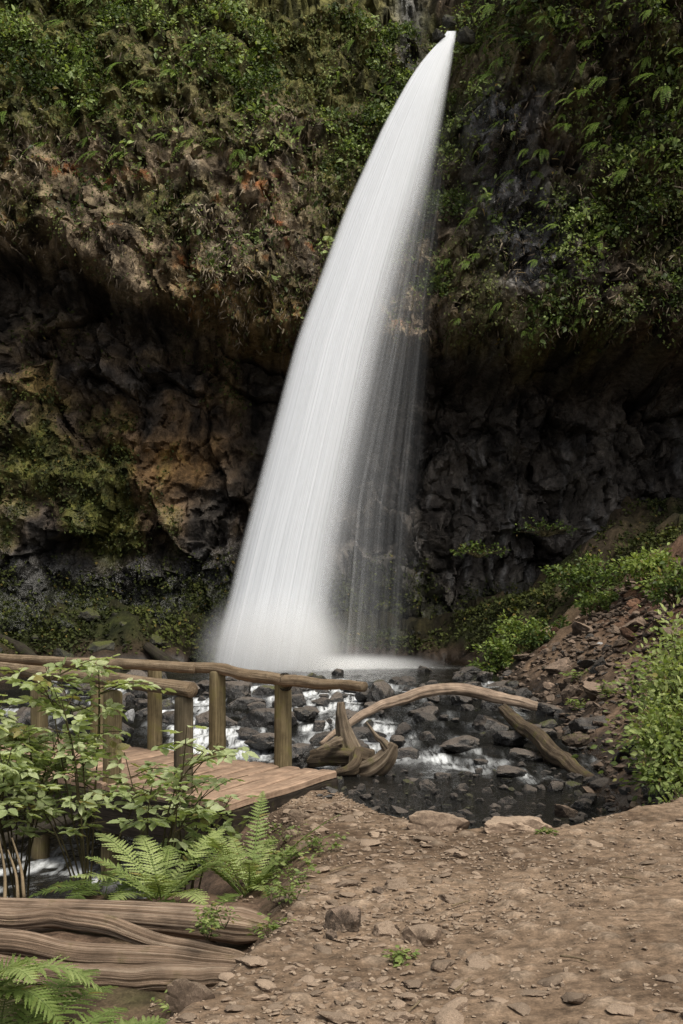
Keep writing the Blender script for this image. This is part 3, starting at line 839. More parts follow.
# stones on the path
for px, py, d, w, fl, mesh, mat, lab in [
    (438, 824, 8.7, 92, .40, 0, 'path_rock', 'broad pale flat-topped rock at the back edge of the path, left one of two'),
    (516, 829, 8.6, 100, .34, 1, 'path_rock', 'broad pale humped rock at the back edge of the path, right one of two'),
    (348, 931, 6.05, 52, .7, 2, 'scree_rock', 'dark squarish rock sunk in the path edge beside the log end'),
    (384, 939, 5.95, 36, .9, 3, 'path_rock', 'brown upright rock right of the dark squarish rock'),
    (331, 945, 5.9, 20, 1.0, 4, 'scree_rock', 'small dark rock left under the squarish rock'),
    (350, 990, 5.1, 30, .5, 5, 'scree_rock', 'small dark flat stone low on the path under the brown rock'),
    (192, 1006, 4.95, 62, .8, 0, 'path_rock', 'brown rock at the lower edge below the rotten logs'),
    (398, 1016, 4.75, 50, .35, 1, 'path_rock', 'flat tan slab at the bottom of the path'),
    (426, 947, 5.8, 56, .5, 2, 'path_rock', 'tan flat rock half buried in the middle of the path'),
    (396, 891, 6.9, 36, .6, 3, 'path_rock', 'left pointed grey stone of the pair in the middle path'),
    (378, 893, 6.8, 20, .6, 4, 'scree_rock', 'dark stone touching the pointed grey stone'),
    (318, 832, 8.6, 30, .5, 5, 'path_rock', 'tan slab on the bank below the bridge end'),
    (300, 820, 9.0, 26, .6, 0, 'path_rock', 'brown rock under the deck corner on the path bank'),
    (332, 812, 9.5, 34, .5, 1, 'path_rock', 'flat brown rock below the bridge end post'),
    (293, 838, 8.4, 22, .6, 2, 'path_rock', 'tan angular rock beside the fern on the path bank'),
    (345, 828, 8.9, 28, .35, 3, 'path_rock', 'thin tan slab at the edge between bridge and path'),
    (620, 823, 9.5, 26, .5, 4, 'path_rock', 'low tan rock at the right back edge of the path'),
    (660, 815, 9.8, 40, .45, 5, 'path_rock', 'wide brown rock at the right back edge by the leafy bush'),
    (290, 975, 5.35, 22, .5, 1, 'path_rock', 'grey brown stone near the tip of the lowest log')]:
    p = at(px, py, d)
    rock('path_rock', [SLAB[mesh]], p.x, p.y, max(gz(p.x, p.y), p.z - .06) + .012 * w * d / F, w * d / F / 2, lab, flat=fl / .45, tilt=.12, cat='rock', mat=M[mat], rz=random.uniform(-.5, .5)); placed.append((p.x, p.y, w * d / F / 2))

cnt = 0; tries = 0
PS = []
while cnt < 280 and tries < 30000:
    tries += 1
    y = 4.6 + 5.0 * random.random() ** 1.4; x = random.uniform(-1.0, 2.8)
    if not on_frame(x, y, 0)[0] or x < float(xL(y)) - .05 or y > float(yF(x)) - .05: continue
    clus = fbm(np.array([x * .9]), np.array([y * .7]), 0, 700, 3)[0] + .5 * math.exp(-((x - .05 - .08 * (y - 5)) / .35) ** 2)
    if random.random() > .35 + 1.2 * clus: continue
    s = min(.11, .022 + .026 * random.expovariate(1.0)) * (1.15 if x < .7 else .9)
    if not free(x, y, s, .8): continue
    if x < .45: lab, gr = 'loose flat brown stone on the stony left side of the path', 'loose stones on the left of the path'
    elif y > 7: lab, gr = 'small loose stone on the far part of the dirt path', 'loose stones on the far path'
    else: lab, gr = 'small loose stone on the near right part of the dirt path', 'loose stones on the near right path'
    rock('path_stone', STONE, x, y, gz(x, y) + s * .06, s, lab, gr, flat=random.uniform(.7, 1.4), tilt=.22, cat='stone'); cnt += 1


def gravel(name, mat, n, sampler, smin, smax, label, sub=1):
    mb = MB(); shapes = [rock_shape(900 + i, sub=sub, nplanes=8, flat=.42, round_=.0, rough=.25) for i in range(6)]
    pts = sampler(n); zz = ground_parts(pts[:, 0], pts[:, 1])[0]
    for i in range(6):
        sel = np.arange(len(pts)) % 6 == i
        p = np.c_[pts[sel, 0], pts[sel, 1], zz[sel]]
        s = smin + (smax - smin) * RNG.random(sel.sum()) ** 3
        p[:, 2] += s * .15
        d = RNG.normal(size=(sel.sum(), 3)); d[:, 2] *= .3
        up = RNG.normal(size=(sel.sum(), 3)) * .3; up[:, 2] += 1
        batch(mb, (shapes[i][0], np.zeros((0, 4), int), shapes[i][1]), p, d, up, s, RNG.random(sel.sum()))
    return tag(mb.build(name, mat, None, False), label, 'gravel', kind='stuff')


def s_path(n):
    out = []
    while len(out) < n:
        y = 4.3 + 6 * RNG.random(4000) ** 1.3; x = RNG.uniform(-1.1, 3.0, 4000)
        ok = (x > xL(y) - .45) & (y < yF(x) + .25) & (np.abs(x / y) < .3)
        ok &= RNG.random(4000) < .28 + .9 * fbm(x * 1.1, y * 1.1, 0, 700, 3) + .4 * np.exp(-((x - .05) / .4) ** 2)
        out += list(np.c_[x, y][ok])
    return np.array(out[:n])


def s_scree(n):
    y = RNG.uniform(11.0, 32.5, n * 3); x = xr_bank(y) + np.where(RNG.random(n * 3) < .75, RNG.uniform(-.9, 4.2, n * 3), RNG.uniform(2, 9, n * 3))
    ok = (np.abs(x / y) < .42) & (y > 12.5)
    return np.c_[x, y][ok][:n]


def s_pool(n):
    y = RNG.uniform(10.0, 17.8, n * 3); x = RNG.uniform(-.2, 3.2, n * 3)
    ok = RNG.random(n * 3) < .25 + fbm(x * .9, y * .9, 0, 600, 3) + .5 * sstep(12.5, 10.6, y)
    return np.c_[x, y][ok][:n]


gravel('path_gravel', M['gravel'], 9500, s_path, .005, .030, 'fine brown gravel scattered over the dirt path')
gravel('scree_rubble', M['scree_rock'], 6500, s_scree, .03, .18, 'small dark rubble filling the scree slope on the right bank')
gravel('creek_pebbles', M['pebble'], 3600, s_pool, .03, .11, 'small wet black pebbles along the near edge of the creek')

# ------------------------------------------------------------------ footbridge
ax = np.array([-.76, .65, 0]); ax /= np.linalg.norm(ax)
N0 = np.array([-.86, 9.75, 0]); F0 = np.array([-.04, 11.5, 0]); E = F0 - N0
bridge = empty('footbridge', (N0[0], N0[1], 0))
tag(bridge, 'rustic wooden footbridge with log handrails and dusty plank deck over the creek', 'footbridge')


def B(p): return np.asarray(p) - np.array([N0[0], N0[1], 0])


mb = MB(); LEN = 6.2; pw = .235
k = 0; a = 0.0
while a < LEN:
    w = pw * random.uniform(.96, 1.03); e0 = random.uniform(-.02, .02); e1 = random.uniform(-.02, .02); h = random.uniform(-.004, .004); g_ = .03
    En = E / np.linalg.norm(E); W = np.linalg.norm(E)
    p00 = ax * (a + g_) + En * (-.05 + e0); p10 = ax * (a + w) + En * (-.05 + e0); p01 = ax * (a + g_) + En * (W + .04 + e1); p11 = ax * (a + w) + En * (W + .04 + e1)
    nseg = 8; Vt = []; uvs = []
    bev = .022
    for j in range(nseg + 1):
        f = j / nseg; q0 = p00 * (1 - f) + p01 * f; q1 = p10 * (1 - f) + p11 * f
        sag = .006 * math.sin(f * 9 + k * 1.7)
        for (pp, zz, uu) in ((q0, -.06, 0), (q0, -.012 + h, .1), (q0 + ax * bev, h, .15), ((q0 + q1) / 2, h + .002, .3), (q1 - ax * bev, h, .45), (q1, -.012 + h, .5), (q1, -.06, .6)):
            Vt.append((pp[0], pp[1], zz + sag)); uvs.append((uu + k * .37, f * W + k * 5.3))
    Q = []
    for j in range(nseg):
        for m in range(6):
            b0 = j * 7 + m; Q.append((b0, b0 + 7, b0 + 8, b0 + 1))
        Q.append((j * 7 + 6, j * 7 + 13, j * 7 + 7, j * 7))
    Q.append((0, 1, 2, 3)); Q.append((0, 3, 5, 6)); bN = nseg * 7; Q.append((bN + 3, bN + 2, bN + 1, bN)); Q.append((bN + 6, bN + 5, bN + 3, bN))
    T_ = [(3, 4, 5), (bN + 5, bN + 4, bN + 3)]
    mb.add(Vt, Q, T_, uv=uvs, tint=random.uniform(.28, .72)); a += pw; k += 1
mb.build('deck', M['deck'], bridge, False)


def beam(p0, p1, w, h, mat, name, ztop):
    mb = MB(); d = np.asarray(p1) - np.asarray(p0); L = np.linalg.norm(d); d = d / L; s = np.array([-d[1], d[0], 0]); n = 14
    Vt = []; uv = []
    for j in range(n + 1):
        c = np.asarray(p0) + d * L * j / n
        for (a_, b_, u_) in ((-w / 2, -h, 0), (-w / 2, -.015, .2), (-w / 2 + .015, 0, .25), (w / 2 - .015, 0, .45), (w / 2, -.015, .5), (w / 2, -h, .8)):
            jit = .008 * math.sin(j * 2.1 + a_ * 40 + b_ * 30)
            Vt.append((c[0] + s[0] * (a_ + jit), c[1] + s[1] * (a_ + jit), ztop + b_ + jit)); uv.append((u_, L * j / n))
    Q = [(j * 6 + m, j * 6 + 6 + m, j * 6 + 6 + (m + 1) % 6, j * 6 + (m + 1) % 6) for j in range(n) for m in range(6)]
    e = n * 6; Q += [(0, 1, 2, 5), (2, 3, 4, 5), (e + 5, e + 2, e + 1, e), (e + 5, e + 4, e + 3, e + 2)]
    mb.add(Vt, Q, uv=uv); return mb.build(name, mat, bridge, False)


beam(B(N0 + ax * .26 + E * .03), B(N0 + ax * 6.2 + E * .03), .24, .36, M['beam'], 'stringer', -.064)
beam(B(N0 + ax * .26 + E * .90), B(N0 + ax * 6.2 + E * .90), .24, .36, M['beam'], 'stringer', -.064)
beam(B(N0 + ax * .13 - E * .01), B(N0 + ax * .13 + E * 1.02), .2, .42, M['beam'], 'sill_beam', -.064)


def post(x, y, z0, z1, r, mat, name='post', par=bridge):
    mb = MB(); n = 24
    lean = (random.uniform(-.012, .012), random.uniform(-.012, .012))
    zz = list(np.linspace(z0, z1 - .02, n)) + [z1 - .005, z1 + .012]
    rr = [r * (1.06 - .1 * i / n) for i in range(n)] + [r * .86, r * .45]
    pts = [(x - N0[0] + lean[0] * (z - z0), y - N0[1] + lean[1] * (z - z0), z) for z in zz]
    V_, q, tr, uv = tube(pts, rr, 28, bump=.06, seed=random.randint(0, 99), ridges=.10, grooves=.09); mb.add(V_, q, tr, uv)
    return mb.build(name, mat, par)


FP = [(-.59, 12.0), (-1.31, 12.6)]
fp0 = np.array([-1.31, 12.6])
far_posts = [np.array([-.59, 12.0]), fp0, fp0 + ax[:2] * .98, fp0 + ax[:2] * 2.0, fp0 + ax[:2] * 3.1]
np0 = np.array([-1.36, 10.3])
near_posts = [np0, np0 + ax[:2] * .98, np0 + ax[:2] * 2.05, np0 + ax[:2] * 3.1]
ztops = [.87, .905, .90, .90, .90]
for i, p in enumerate(far_posts): post(p[0], p[1], -.9, ztops[i], .088 if i < 2 else .08, M['post'])
for i, p in enumerate(near_posts): post(p[0], p[1], -1.1, .82, .085, M['dark_post'] if i == 0 else M['post'])
post(F0[0] - .10, F0[1] + .02, -.9, -.07, .10, M['beam'], 'pile')
post(N0[0] - .5, N0[1] + .5, -1.0, -.43, .10, M['beam'], 'pile')


def rail(pts, r0, r1, name='handrail', mat=M['rail'], seed=0, broken=False):
    P_ = spline([B(p) for p in pts], 60); mb = MB()
    P_ = P_ + np.c_[.006 * np.sin(np.arange(60) * .23 + seed), 0 * np.arange(60), .006 * np.cos(np.arange(60) * .19 + seed)]
    V_, q, tr, uv = tube(P_, np.linspace(r0, r1, 60) * (1 + .10 * np.clip(fbm(np.arange(60) * .25, seed, 0, seed, 2), 0, 1)), 24, bump=.14, seed=seed, bfreq=1.6, ridges=.08, grooves=.10)
    mb.add(V_, q, tr, uv); o = mb.build(name, mat, bridge); return o


fj = at(284, 686, 11.93)
rail([at(-70, 654, 15.6), at(0, 658.5, 14.4), at(100, 663, 13.35), at(196, 668.5, 12.7)], .060, .056, seed=3)
rail([at(172, 666.5, 12.92), at(217, 669, 12.6), at(250, 675, 12.25), at(289, 682, 11.9)], .060, .063, seed=9)
rail([at(284, 681, 11.88), at(325, 684, 11.55), at(365, 686, 11.2)], .056, .048, seed=17)
rail([at(-60, 662, 13.2), at(0, 668, 12.07), at(60, 674, 11.35), at(120, 681, 10.8), at(193, 689.5, 10.22)], .054, .066, seed=23)
# wire binding at the far joint
mb = MB()
for dz_, ph in ((0, 0), (.025, 1)):
    c = at(284, 682, 11.9); pts = [(c.x - N0[0] + .085 * math.cos(a_) * .7 + dz_, c.y - N0[1] - .05 * math.cos(a_), c.z + .085 * math.sin(a_)) for a_ in np.linspace(0, 6.3, 14)]
    V_, q, tr, uv = tube(pts, .007, 5); mb.add(V_, q, tr, uv)
mb.build('wire_binding', M['darklog'], bridge)

# ------------------------------------------------------------------ logs
def log(name, pts, radii, mat, label, n=40, sides=22, bump=.12, seed=0, bfreq=2.5, squash=1.0, ridges=0.0, cat='log', grooves=0.0, kink=0.0):
    P_ = spline(pts, n); R_ = np.interp(np.linspace(0, 1, n), np.linspace(0, 1, len(radii)), radii)
    kt = np.linspace(0, 4.5, n)
    if kink: P_ = P_ + kink * np.c_[fbm(kt + seed, 0 * kt, 0, seed, 3), 0 * kt, fbm(kt + seed, 5 + 0 * kt, 0, seed, 3)]
    base = P_[len(P_) // 2].copy(); mb = MB()
    V_, q, tr, uv = tube(P_ - base, R_, sides, bump=bump, bfreq=bfreq, seed=seed, squash=squash, ridges=ridges, grooves=grooves)
    mb.add(V_, q, tr, uv); o = mb.build(name, mat); o.location = base
    return tag(o, label, cat) if label else o


log('driftwood_log', [at(318, 745, 18.6), at(348, 727, 19.2), at(380, 707, 19.9), at(415, 695, 20.3), at(455, 692, 20.6), at(495, 696, 20.7), at(538, 705, 20.6)],
    [.03, .055, .075, .09, .095, .105, .085], M['drift'], 'long pale bleached log arching over the creek boulders', seed=5, bump=.12, ridges=.3, n=120, sides=40, grooves=.12, kink=.09)
log('mossy_log', [at(505, 708, 20.0), at(535, 737, 18.6), at(562, 762, 17.6), at(590, 780, 17.0)], [.09, .12, .125, .08], M['mosslog'], 'dark fallen log with yellow moss sloping down the scree', seed=8, bump=.14, ridges=.35, n=90, sides=40, grooves=.12, kink=.08)
def lying(pts, r): return [(x_, y_, gz(x_, y_) + r) for x_, y_ in pts]


log('fallen_log', lying([(-5.6, 34.6), (-4.6, 33.7), (-3.5, 32.6)], .22), [.16, .18, .15], M['darklog'], 'dark fallen log lying at the cliff foot left of the waterfall', seed=12, bump=.3, n=60)
log('fallen_log', lying([(-9.6, 33.5), (-8.6, 32.2), (-7.4, 30.6)], .2), [.15, .16, .15], M['darklog'], 'dark log end behind the far left of the railing', seed=14, bump=.3, n=60)
# mossy rubble at the foot of the left wall
cnt = 0; tries = 0
while cnt < 60 and tries < 4000:
    tries += 1
    y = random.uniform(30.5, 36.0); x = random.uniform(-10.2, -3.4); z = gz(x, y)
    sz_ = random.choice([.15, .2, .28, .36, .5])
    if abs(x + 4.6) < .5 and y < 34.5: continue
    if not free(x, y, sz_, .75): continue
    rock('mossy_rock', ANG, x, y, z + sz_ * .1, sz_, 'dark mossy rock in the rubble at the foot of the left cliff wall', 'mossy rocks under the left wall', cat='rock', mat=M['moss_rock'], tilt=.5); cnt += 1
log('dead_branch', [at(-25, 850, 10.2), at(30, 832, 10.6), at(95, 812, 10.9)], [.07, .06, .04], M['darklog'], 'dark brown branch lying over the water behind the leafy shrub', seed=15, cat='branch')

# stump with roots
st = empty('driftwood_stump', at(352, 765, 17.6)); tag(st, 'upturned mossy stump with jagged spike and spreading roots in the water', 'stump')
b0 = np.array(at(352, 765, 17.6))
def sub(name, pts, radii, mat, seed, n=46, bump=.4):
    P_ = spline([np.array(p) - b0 for p in pts], n); mb = MB()
    R_ = np.interp(np.linspace(0, 1, n), np.linspace(0, 1, len(radii)), radii)
    V_, q, tr, uv = tube(P_, R_, 30, bump=bump, bfreq=3.5, seed=seed, ridges=.55); mb.add(V_, q, tr, uv); return mb.build(name, mat, st)


sub('trunk', [at(292, 762, 17.9), at(318, 758, 17.7), at(345, 755, 17.5), at(372, 760, 17.3)], [.08, .12, .15, .12], M['mosslog'], 31)
sub('spike', [at(352, 762, 17.5), at(348, 745, 17.5), at(343, 725, 17.5), at(341, 702, 17.5)], [.18, .135, .09, .04], M['stump'], 33)
sub('root', [at(394, 744, 17.0), at(386, 757, 17.05), at(372, 768, 17.1), at(352, 772, 17.3)], [.05, .11, .13, .10], M['stump'], 35)
sub('root', [at(390, 752, 17.05), at(383, 742, 17.05), at(377, 737, 17.1), at(366, 722, 17.15)], [.07, .045, .03, .01], M['stump'], 36)
sub('root', [at(340, 740, 17.4), at(328, 745, 17.2), at(316, 750, 17.0)], [.06, .035, .012], M['stump'], 37)
sub('root', [at(356, 758, 17.3), at(352, 768, 17.0), at(335, 773, 16.9)], [.12, .08, .03], M['mosslog'], 38)

# rotten logs in the lower left
log('rotten_log', [at(-90, 905, 6.9), at(0, 911, 6.75), at(90, 914, 6.6), at(180, 920, 6.5), at(240, 926, 6.42), at(268, 930, 6.4)], [.07, .072, .075, .085, .10, .06],
    M['oldlog'], 'thick brown rotten log with mossy rounded end, rearmost of the lying logs', n=160, sides=96, seed=41, bump=.05, ridges=.26, grooves=.16)
log('rotten_log', [at(-90, 905, 6.5), at(0, 922, 6.4), at(60, 920, 6.3), at(105, 925, 6.25), at(160, 944, 6.2), at(230, 955, 6.1), at(272, 965, 6.02)], [.05, .052, .05, .05, .045, .035, .015],
    M['oldlog'], 'thin curved strip of split brown log resting between the two thicker logs', n=160, sides=80, seed=43, bump=.04, ridges=.34, grooves=.2, kink=.03)
log('rotten_log', [at(-90, 935, 6.25), at(0, 942, 6.15), at(70, 952, 6.05), at(150, 960, 5.98), at(230, 966, 5.88), at(300, 972, 5.8)], [.062, .065, .06, .055, .045, .015],
    M['oldlog'], 'smooth weathered log ridge above the lowest log', n=160, sides=80, seed=45, bump=.04, ridges=.34, grooves=.2, kink=.02)
log('rotten_log', [at(-60, 962, 6.0), at(30, 970, 5.85), at(110, 978, 5.75), at(200, 978, 5.65), at(262, 978, 5.55), at(298, 984, 5.5)], [.06, .062, .058, .062, .05, .015],
    M['oldlog'], 'lowest grey brown log with splintered grain, ending at the dirt path', n=160, sides=90, seed=47, bump=.04, ridges=.34, grooves=.2, kink=.03)

# ------------------------------------------------------------------ waterfall
vv = np.array([0, .02, .06, .13, .26, .34, .48, .64, .80, .95, 1.0])
Lx = np.interp; 
ctrl_y = [31, 39, 50, 75, 124, 205, 260, 340, 440, 540, 640, 672]
ctrl_L = [449, 443, 430, 411, 383, 346, 325, 295, 268, 241, 216, 209]
ctrl_R = [457, 456, 455, 451, 444, 429, 415, 397, 377, 358, 344, 340]
nv_, nu_ = 260, 130
pyv = 31 + (672 - 31) * np.linspace(0, 1, nv_) ** 1.15
def smooth_interp(x, xp, fp):
    y = np.interp(x, xp, fp); k_ = np.ones(17) / 17
    yp = np.concatenate([np.full(8, y[0]), y, np.full(8, y[-1])]); return np.convolve(yp, k_, 'valid') * .85 + y * .15
Lp = smooth_interp(pyv, ctrl_y, ctrl_L); Rp = smooth_interp(pyv, ctrl_y, ctrl_R)
tv = (pyv - 31) / (672 - 31)
dep = 36.9 - 3.7 * np.clip(tv, 0, 1) ** .42
Uc = np.linspace(0, 1, nu_)
water = empty('waterfall', (-1.75, 33.8, -.28)); tag(water, 'tall white waterfall plunging from the cliff lip in a slanting veil', 'waterfall')
wb0 = np.array([-1.75, 33.8, -.28])
for j in range(7):
    s_ = (j - 3) / 3.0
    U, T_ = np.meshgrid(Uc, tv)
    wob = .010 * fbm(U * 3 + j * 7, T_ * 2.0, j, 801, 2)
    PX = Lp[:, None] + (Rp - Lp)[:, None] * (U + wob * (T_ > .03))
    # the right side of the fall drops straighter, so its streaks peel away from the main arc
    D = dep[:, None] - s_ * (.15 + .75 * T_) * np.sin(np.pi * U) ** .8 + .5 * U * T_
    XX = (PX - CX) * D / F; ZZ = CAMZ - (pyv[:, None] - HOR) * D / F
    wv = .09 * fbm(U * 14, T_ * 1.2, j + .5, 805, 3) * T_
    V_ = np.stack([XX, D + wv, ZZ], -1).reshape(-1, 3) - wb0
    ed = sstep(0, .08 + .10 * T_, U) * sstep(1.0, .62, U)
    prof = .64 * ed * (1.0 - .80 * sstep(.48, .90, U) * sstep(.08, .35, T_))
    big = fbm(U * 7, T_ * .5, j * 3.1, 811, 3)
    dens = prof * (1 + .45 * big * sstep(.1, .4, T_)) * (1 + .25 * sstep(.75, 1, T_)) + .45 * sstep(.14, .0, T_) * ed
    dens = np.clip(dens, 0, .8)
    me = make_mesh('water_sheet', V_, [grid_faces(nu_, nv_)], M['fall'], True, attrs={'dens': dens}, uv=np.stack([U * 6 + j * 3.7, T_ * 6], -1).reshape(-1, 2))
    link('water_sheet', me, water)
# thin veil of falling drops right of the main fall
for j in range(3):
    py2 = np.linspace(90, 668, 160); 
    Lv = np.interp(py2, [90, 200, 340, 500, 668], [436, 408, 378, 340, 325]) + 6 * j; Rv = np.interp(py2, [90, 200, 300, 420, 668], [447, 442, 431, 424, 412]) + 3 * j
    U, T_ = np.meshgrid(np.linspace(0, 1, 90), np.linspace(0, 1, 160))
    D = 35.6 - 2.2 * T_ + .2 * j
    PX = Lv[:, None] + (Rv - Lv)[:, None] * U
    V_ = np.stack([(PX - CX) * D / F, D + .12 * fbm(U * 9, T_, j, 821, 2), CAMZ - (py2[:, None] - HOR) * D / F], -1).reshape(-1, 3) - wb0
    strand = np.clip(fbm(U * 20, T_ * .7, j * 5, 825, 3) * 1.6 + .35, 0, 1)
    dens = (.028 + .06 * sstep(.6, .0, U)) * (.7 + .9 * strand) * sstep(0, .2, U) * sstep(1, .6, U) * sstep(0, .2, T_)
    me = make_mesh('veil', V_, [grid_faces(90, 160)], M['fall'], True, attrs={'dens': dens}, uv=np.stack([U * 4 + j * 2.3, T_ * 6], -1).reshape(-1, 2))
    link('veil', me, water)
for px, py, d, sz_, lab in [(438, 36, 36.3, .42, 'mossy rock on the left of the notch the water pours from'), (466, 36, 35.9, .5, 'mossy rock on the right of the notch the water pours from'), (448, 22, 37.0, .4, 'dark rock behind the top of the waterfall')]:
    p = at(px, py, d); rock('lip_rock', ANG, p.x, p.y, p.z, sz_, lab, cat='rock', mat=M['moss_rock'], flat=1.2)
# spray at the foot
mist_mesh = make_mesh('mist', ICO[4][0], [ICO[4][1]], M['mist'], True)
o = link('mist', mist_mesh); o.location = (-1.8, 33.0, .2); o.scale = (2.5, 1.7, 2.1)
tag(o, 'white spray hanging at the foot of the waterfall', 'mist', kind='stuff')
o = link('mist', mist_mesh); o.location = (.0, 33.9, -.2); o.scale = (3.4, 1.5, .40)
tag(o, 'thin low spray drifting right along the plunge pool', 'mist', kind='stuff')

# ------------------------------------------------------------------ cliff planting
def pick(weight, n):
    w = np.clip(weight, 0, None).ravel(); w = w / w.sum()
    return RNG.choice(len(w), n, p=w)


Pf = P.reshape(-1, 3); Nf = NRM.reshape(-1, 3)
vis = ((np.abs(KX) < 11.3) & (KZ < 20)).astype(float)
clump = np.clip(1.5 * fbm(KX * .8, KZ * .8, 0, 851, 4) + .22, 0, 1)
ledge = np.clip(NRM[..., 2] + .35, .05, 1.2)
wup = vis * sstep(.6, .9, t)
dens_left = wup * (KX < 3.0) * (.09 * sstep(.3, 1.5, KZ - zlip) + 1.0 * sstep(14.0, 17.5, KZ + 2.0 * n1) + .8 * sstep(.2, 2.4, KX) * sstep(10, 12, KZ))
dens_right = wup * (KX >= 3.0) * (.45 + .7 * sstep(20, 22, KZ) + .6 * np.exp(-((KX - 3.6) / .9) ** 2) * sstep(14, 11, KZ)) * (1 - .8 * np.clip(wetband, 0, 1))
dw = (dens_left + dens_right) * clump * ledge
mb = MB()
for cnt_, tp, smn, smx, kk in ((13000, SMALL, .04, .13, 4), (2200, LEAF, .10, .26, 3)):
    idx = pick(dw, cnt_); base = Pf[idx]; nn_ = Nf[idx]
    tintc = np.clip(.36 + .95 * fbm(base[:, 0] * .9, base[:, 2] * .9, 0, 861, 4) + RNG.normal(0, .24, cnt_), 0, 1)
    for q_ in range(kk):
        pos = base + nn_ * RNG.uniform(.02, .22, cnt_)[:, None] + RNG.normal(0, .10, (cnt_, 3))
        xd = rnd_dirs(cnt_) * .9 + nn_ * .6 + np.array([0, 0, -.35]); nd = rnd_dirs(cnt_) * .7 + np.array([0, -.5, .8])
        batch(mb, tp if tp is SMALL else (LEAF[0], LEAFQ, LEAF[2]), pos, xd, nd, RNG.uniform(smn, smx, cnt_), np.clip(tintc + RNG.normal(0, .1, cnt_), 0, 1))
tag(mb.build('cliff_foliage', M['cliff_leaf'], None, False), 'small leafy creepers covering the upper cliff on both sides of the fall', 'foliage', kind='stuff')
# hanging dead roots and moss on the brown middle of the cliff
mb = MB(); nr = 15000
dr = wup * (KX < 3.0) * (.15 + sstep(18, 13, KZ)) * np.clip(.3 + fbm(KX * .9, KZ * .7, 0, 871, 3), 0, 1) + .25 * wup * (KX > 3.2)
idx = pick(dr, nr); base = Pf[idx] + Nf[idx] * .06
ROOT = (np.array([(0, .06, 0), (0, -.06, 0), (.5, -.06, .14), (.5, .06, .14), (1, -.01, .05), (1, .01, .05)]), np.array([(0, 1, 2, 3), (3, 2, 4, 5)]), np.zeros((0, 3), int))
xd = RNG.normal(0, .55, (nr, 3)) + np.array([0, -.35, -.9]); nd = Nf[idx] + RNG.normal(0, .4, (nr, 3))
batch(mb, ROOT, base, xd, nd, RNG.uniform(.05, .30, nr), np.clip(.4 + .6 * fbm(base[:, 0] * .7, base[:, 2] * .7, 0, 873, 3) + RNG.normal(0, .22, nr), 0, 1))
tag(mb.build('hanging_roots', M['root'], None, False), 'brown dead roots and dry growth hanging over the overhang', 'roots', kind='stuff')
# moss tufts on the low wall, the green slopes and the mossy left wall
mb = MB(); nm = 14000
dm = vis * (np.clip(1.5 * wl * (KZ > -.3), 0, 1) * (.6 + n2) * (1 + .8 * (KX < -2)) + .8 * mossl * (KX < -2))
idx = pick(dm * (np.abs(KX) < 11), nm); base = Pf[idx]
for q_ in range(2):
    pos = base + Nf[idx] * .04 + RNG.normal(0, .06, (nm, 3))
    batch(mb, SMALL, pos, rnd_dirs(nm) + Nf[idx] * .5 + np.array([0, 0, -.5]), rnd_dirs(nm) + np.array([0, -.3, .8]), RNG.uniform(.05, .15, nm), np.clip(.4 + .8 * n3.ravel()[idx] + RNG.normal(0, .15, nm), 0, 1))
gx_ = RNG.uniform(-10.5, 10.5, 22000); gy_ = RNG.uniform(30.5, 37.5, 22000)
zz, pa, wz_, ri, ba, le, ne = ground_parts(gx_, gy_)
dm = None
keep = (zz - wz_ > .35) & (RNG.random(22000) < .6 + fbm(gx_ * .9, gy_ * .9, 0, 875, 3)) & ~((gx_ > 4.6) & (gy_ < 31.5) & (zz > .9))
gp = np.c_[gx_, gy_, zz][keep]; ng = len(gp)
for q_ in range(3):
    batch(mb, SMALL, gp + np.c_[RNG.normal(0, .06, (ng, 2)), RNG.uniform(0, .16, ng)], rnd_dirs(ng, .1) + np.array([0, -.4, -.1]), rnd_dirs(ng) * .6 + np.array([0, -.2, 1]), RNG.uniform(.06, .17, ng), np.clip(.42 + .6 * fbm(gp[:, 0], gp[:, 1], 0, 877, 3) + RNG.normal(0, .17, ng), 0, 1))
tag(mb.build('ground_cover', M['moss'], None, False), 'low moss and creeping leaves over the foot of the cliff', 'ground cover', kind='stuff')

mb = MB(); nq = 15000
dq = wup * (.25 * (KX < 3.2) + grn) * np.clip(.5 + n2, 0, 1)
idx = pick(dq, nq); base = Pf[idx]
for q_ in range(2):
    pos = base + Nf[idx] * RNG.uniform(.01, .1, nq)[:, None] + RNG.normal(0, .07, (nq, 3))
    batch(mb, SMALL, pos, rnd_dirs(nq) * .8 + Nf[idx] * .4 + np.array([0, 0, -.9]), rnd_dirs(nq) * .8 + np.array([0, -.5, .6]), RNG.uniform(.04, .14, nq), np.clip(.5 + .7 * n2.ravel()[idx] + RNG.normal(0, .22, nq), 0, 1))
tag(mb.build('cliff_moss', M['cliff_moss'], None, False), 'thin hanging moss over the upper rock face', 'moss', kind='stuff')

# individual ferns on the cliff
CF = [make_fern_mesh('cliff_fern', M['cliff_fern'], k_, .75, .10, 15, 1, rise=.12, droop=.62, az0=a_, spread=sp_, tint=.62) for k_, a_, sp_ in ((4, -2.9, .7), (5, -2.7, .9), (3, -2.6, .5), (6, -3.1, 1.3), (4, -2.4, .8))]
def cliff_ferns(weight, n, smin, smax, label, group):
    got = []; tries_ = 0
    idx = pick(weight, n * 8)
    for i in idx:
        p = Pf[i]
        if any((p[0] - a) ** 2 + (p[2] - b) ** 2 < .28 ** 2 for a, b in got): continue
        got.append((p[0], p[2])); o = link('cliff_fern', random.choice(CF))
        o.location = p + Nf[i] * .05; s = random.uniform(smin, smax); o.scale = (s, s, s); o.rotation_euler = (random.uniform(.0, .5), random.uniform(-.3, .3), random.uniform(-.6, .6))
        tag(o, label, 'fern', group)
        if len(got) >= n: break


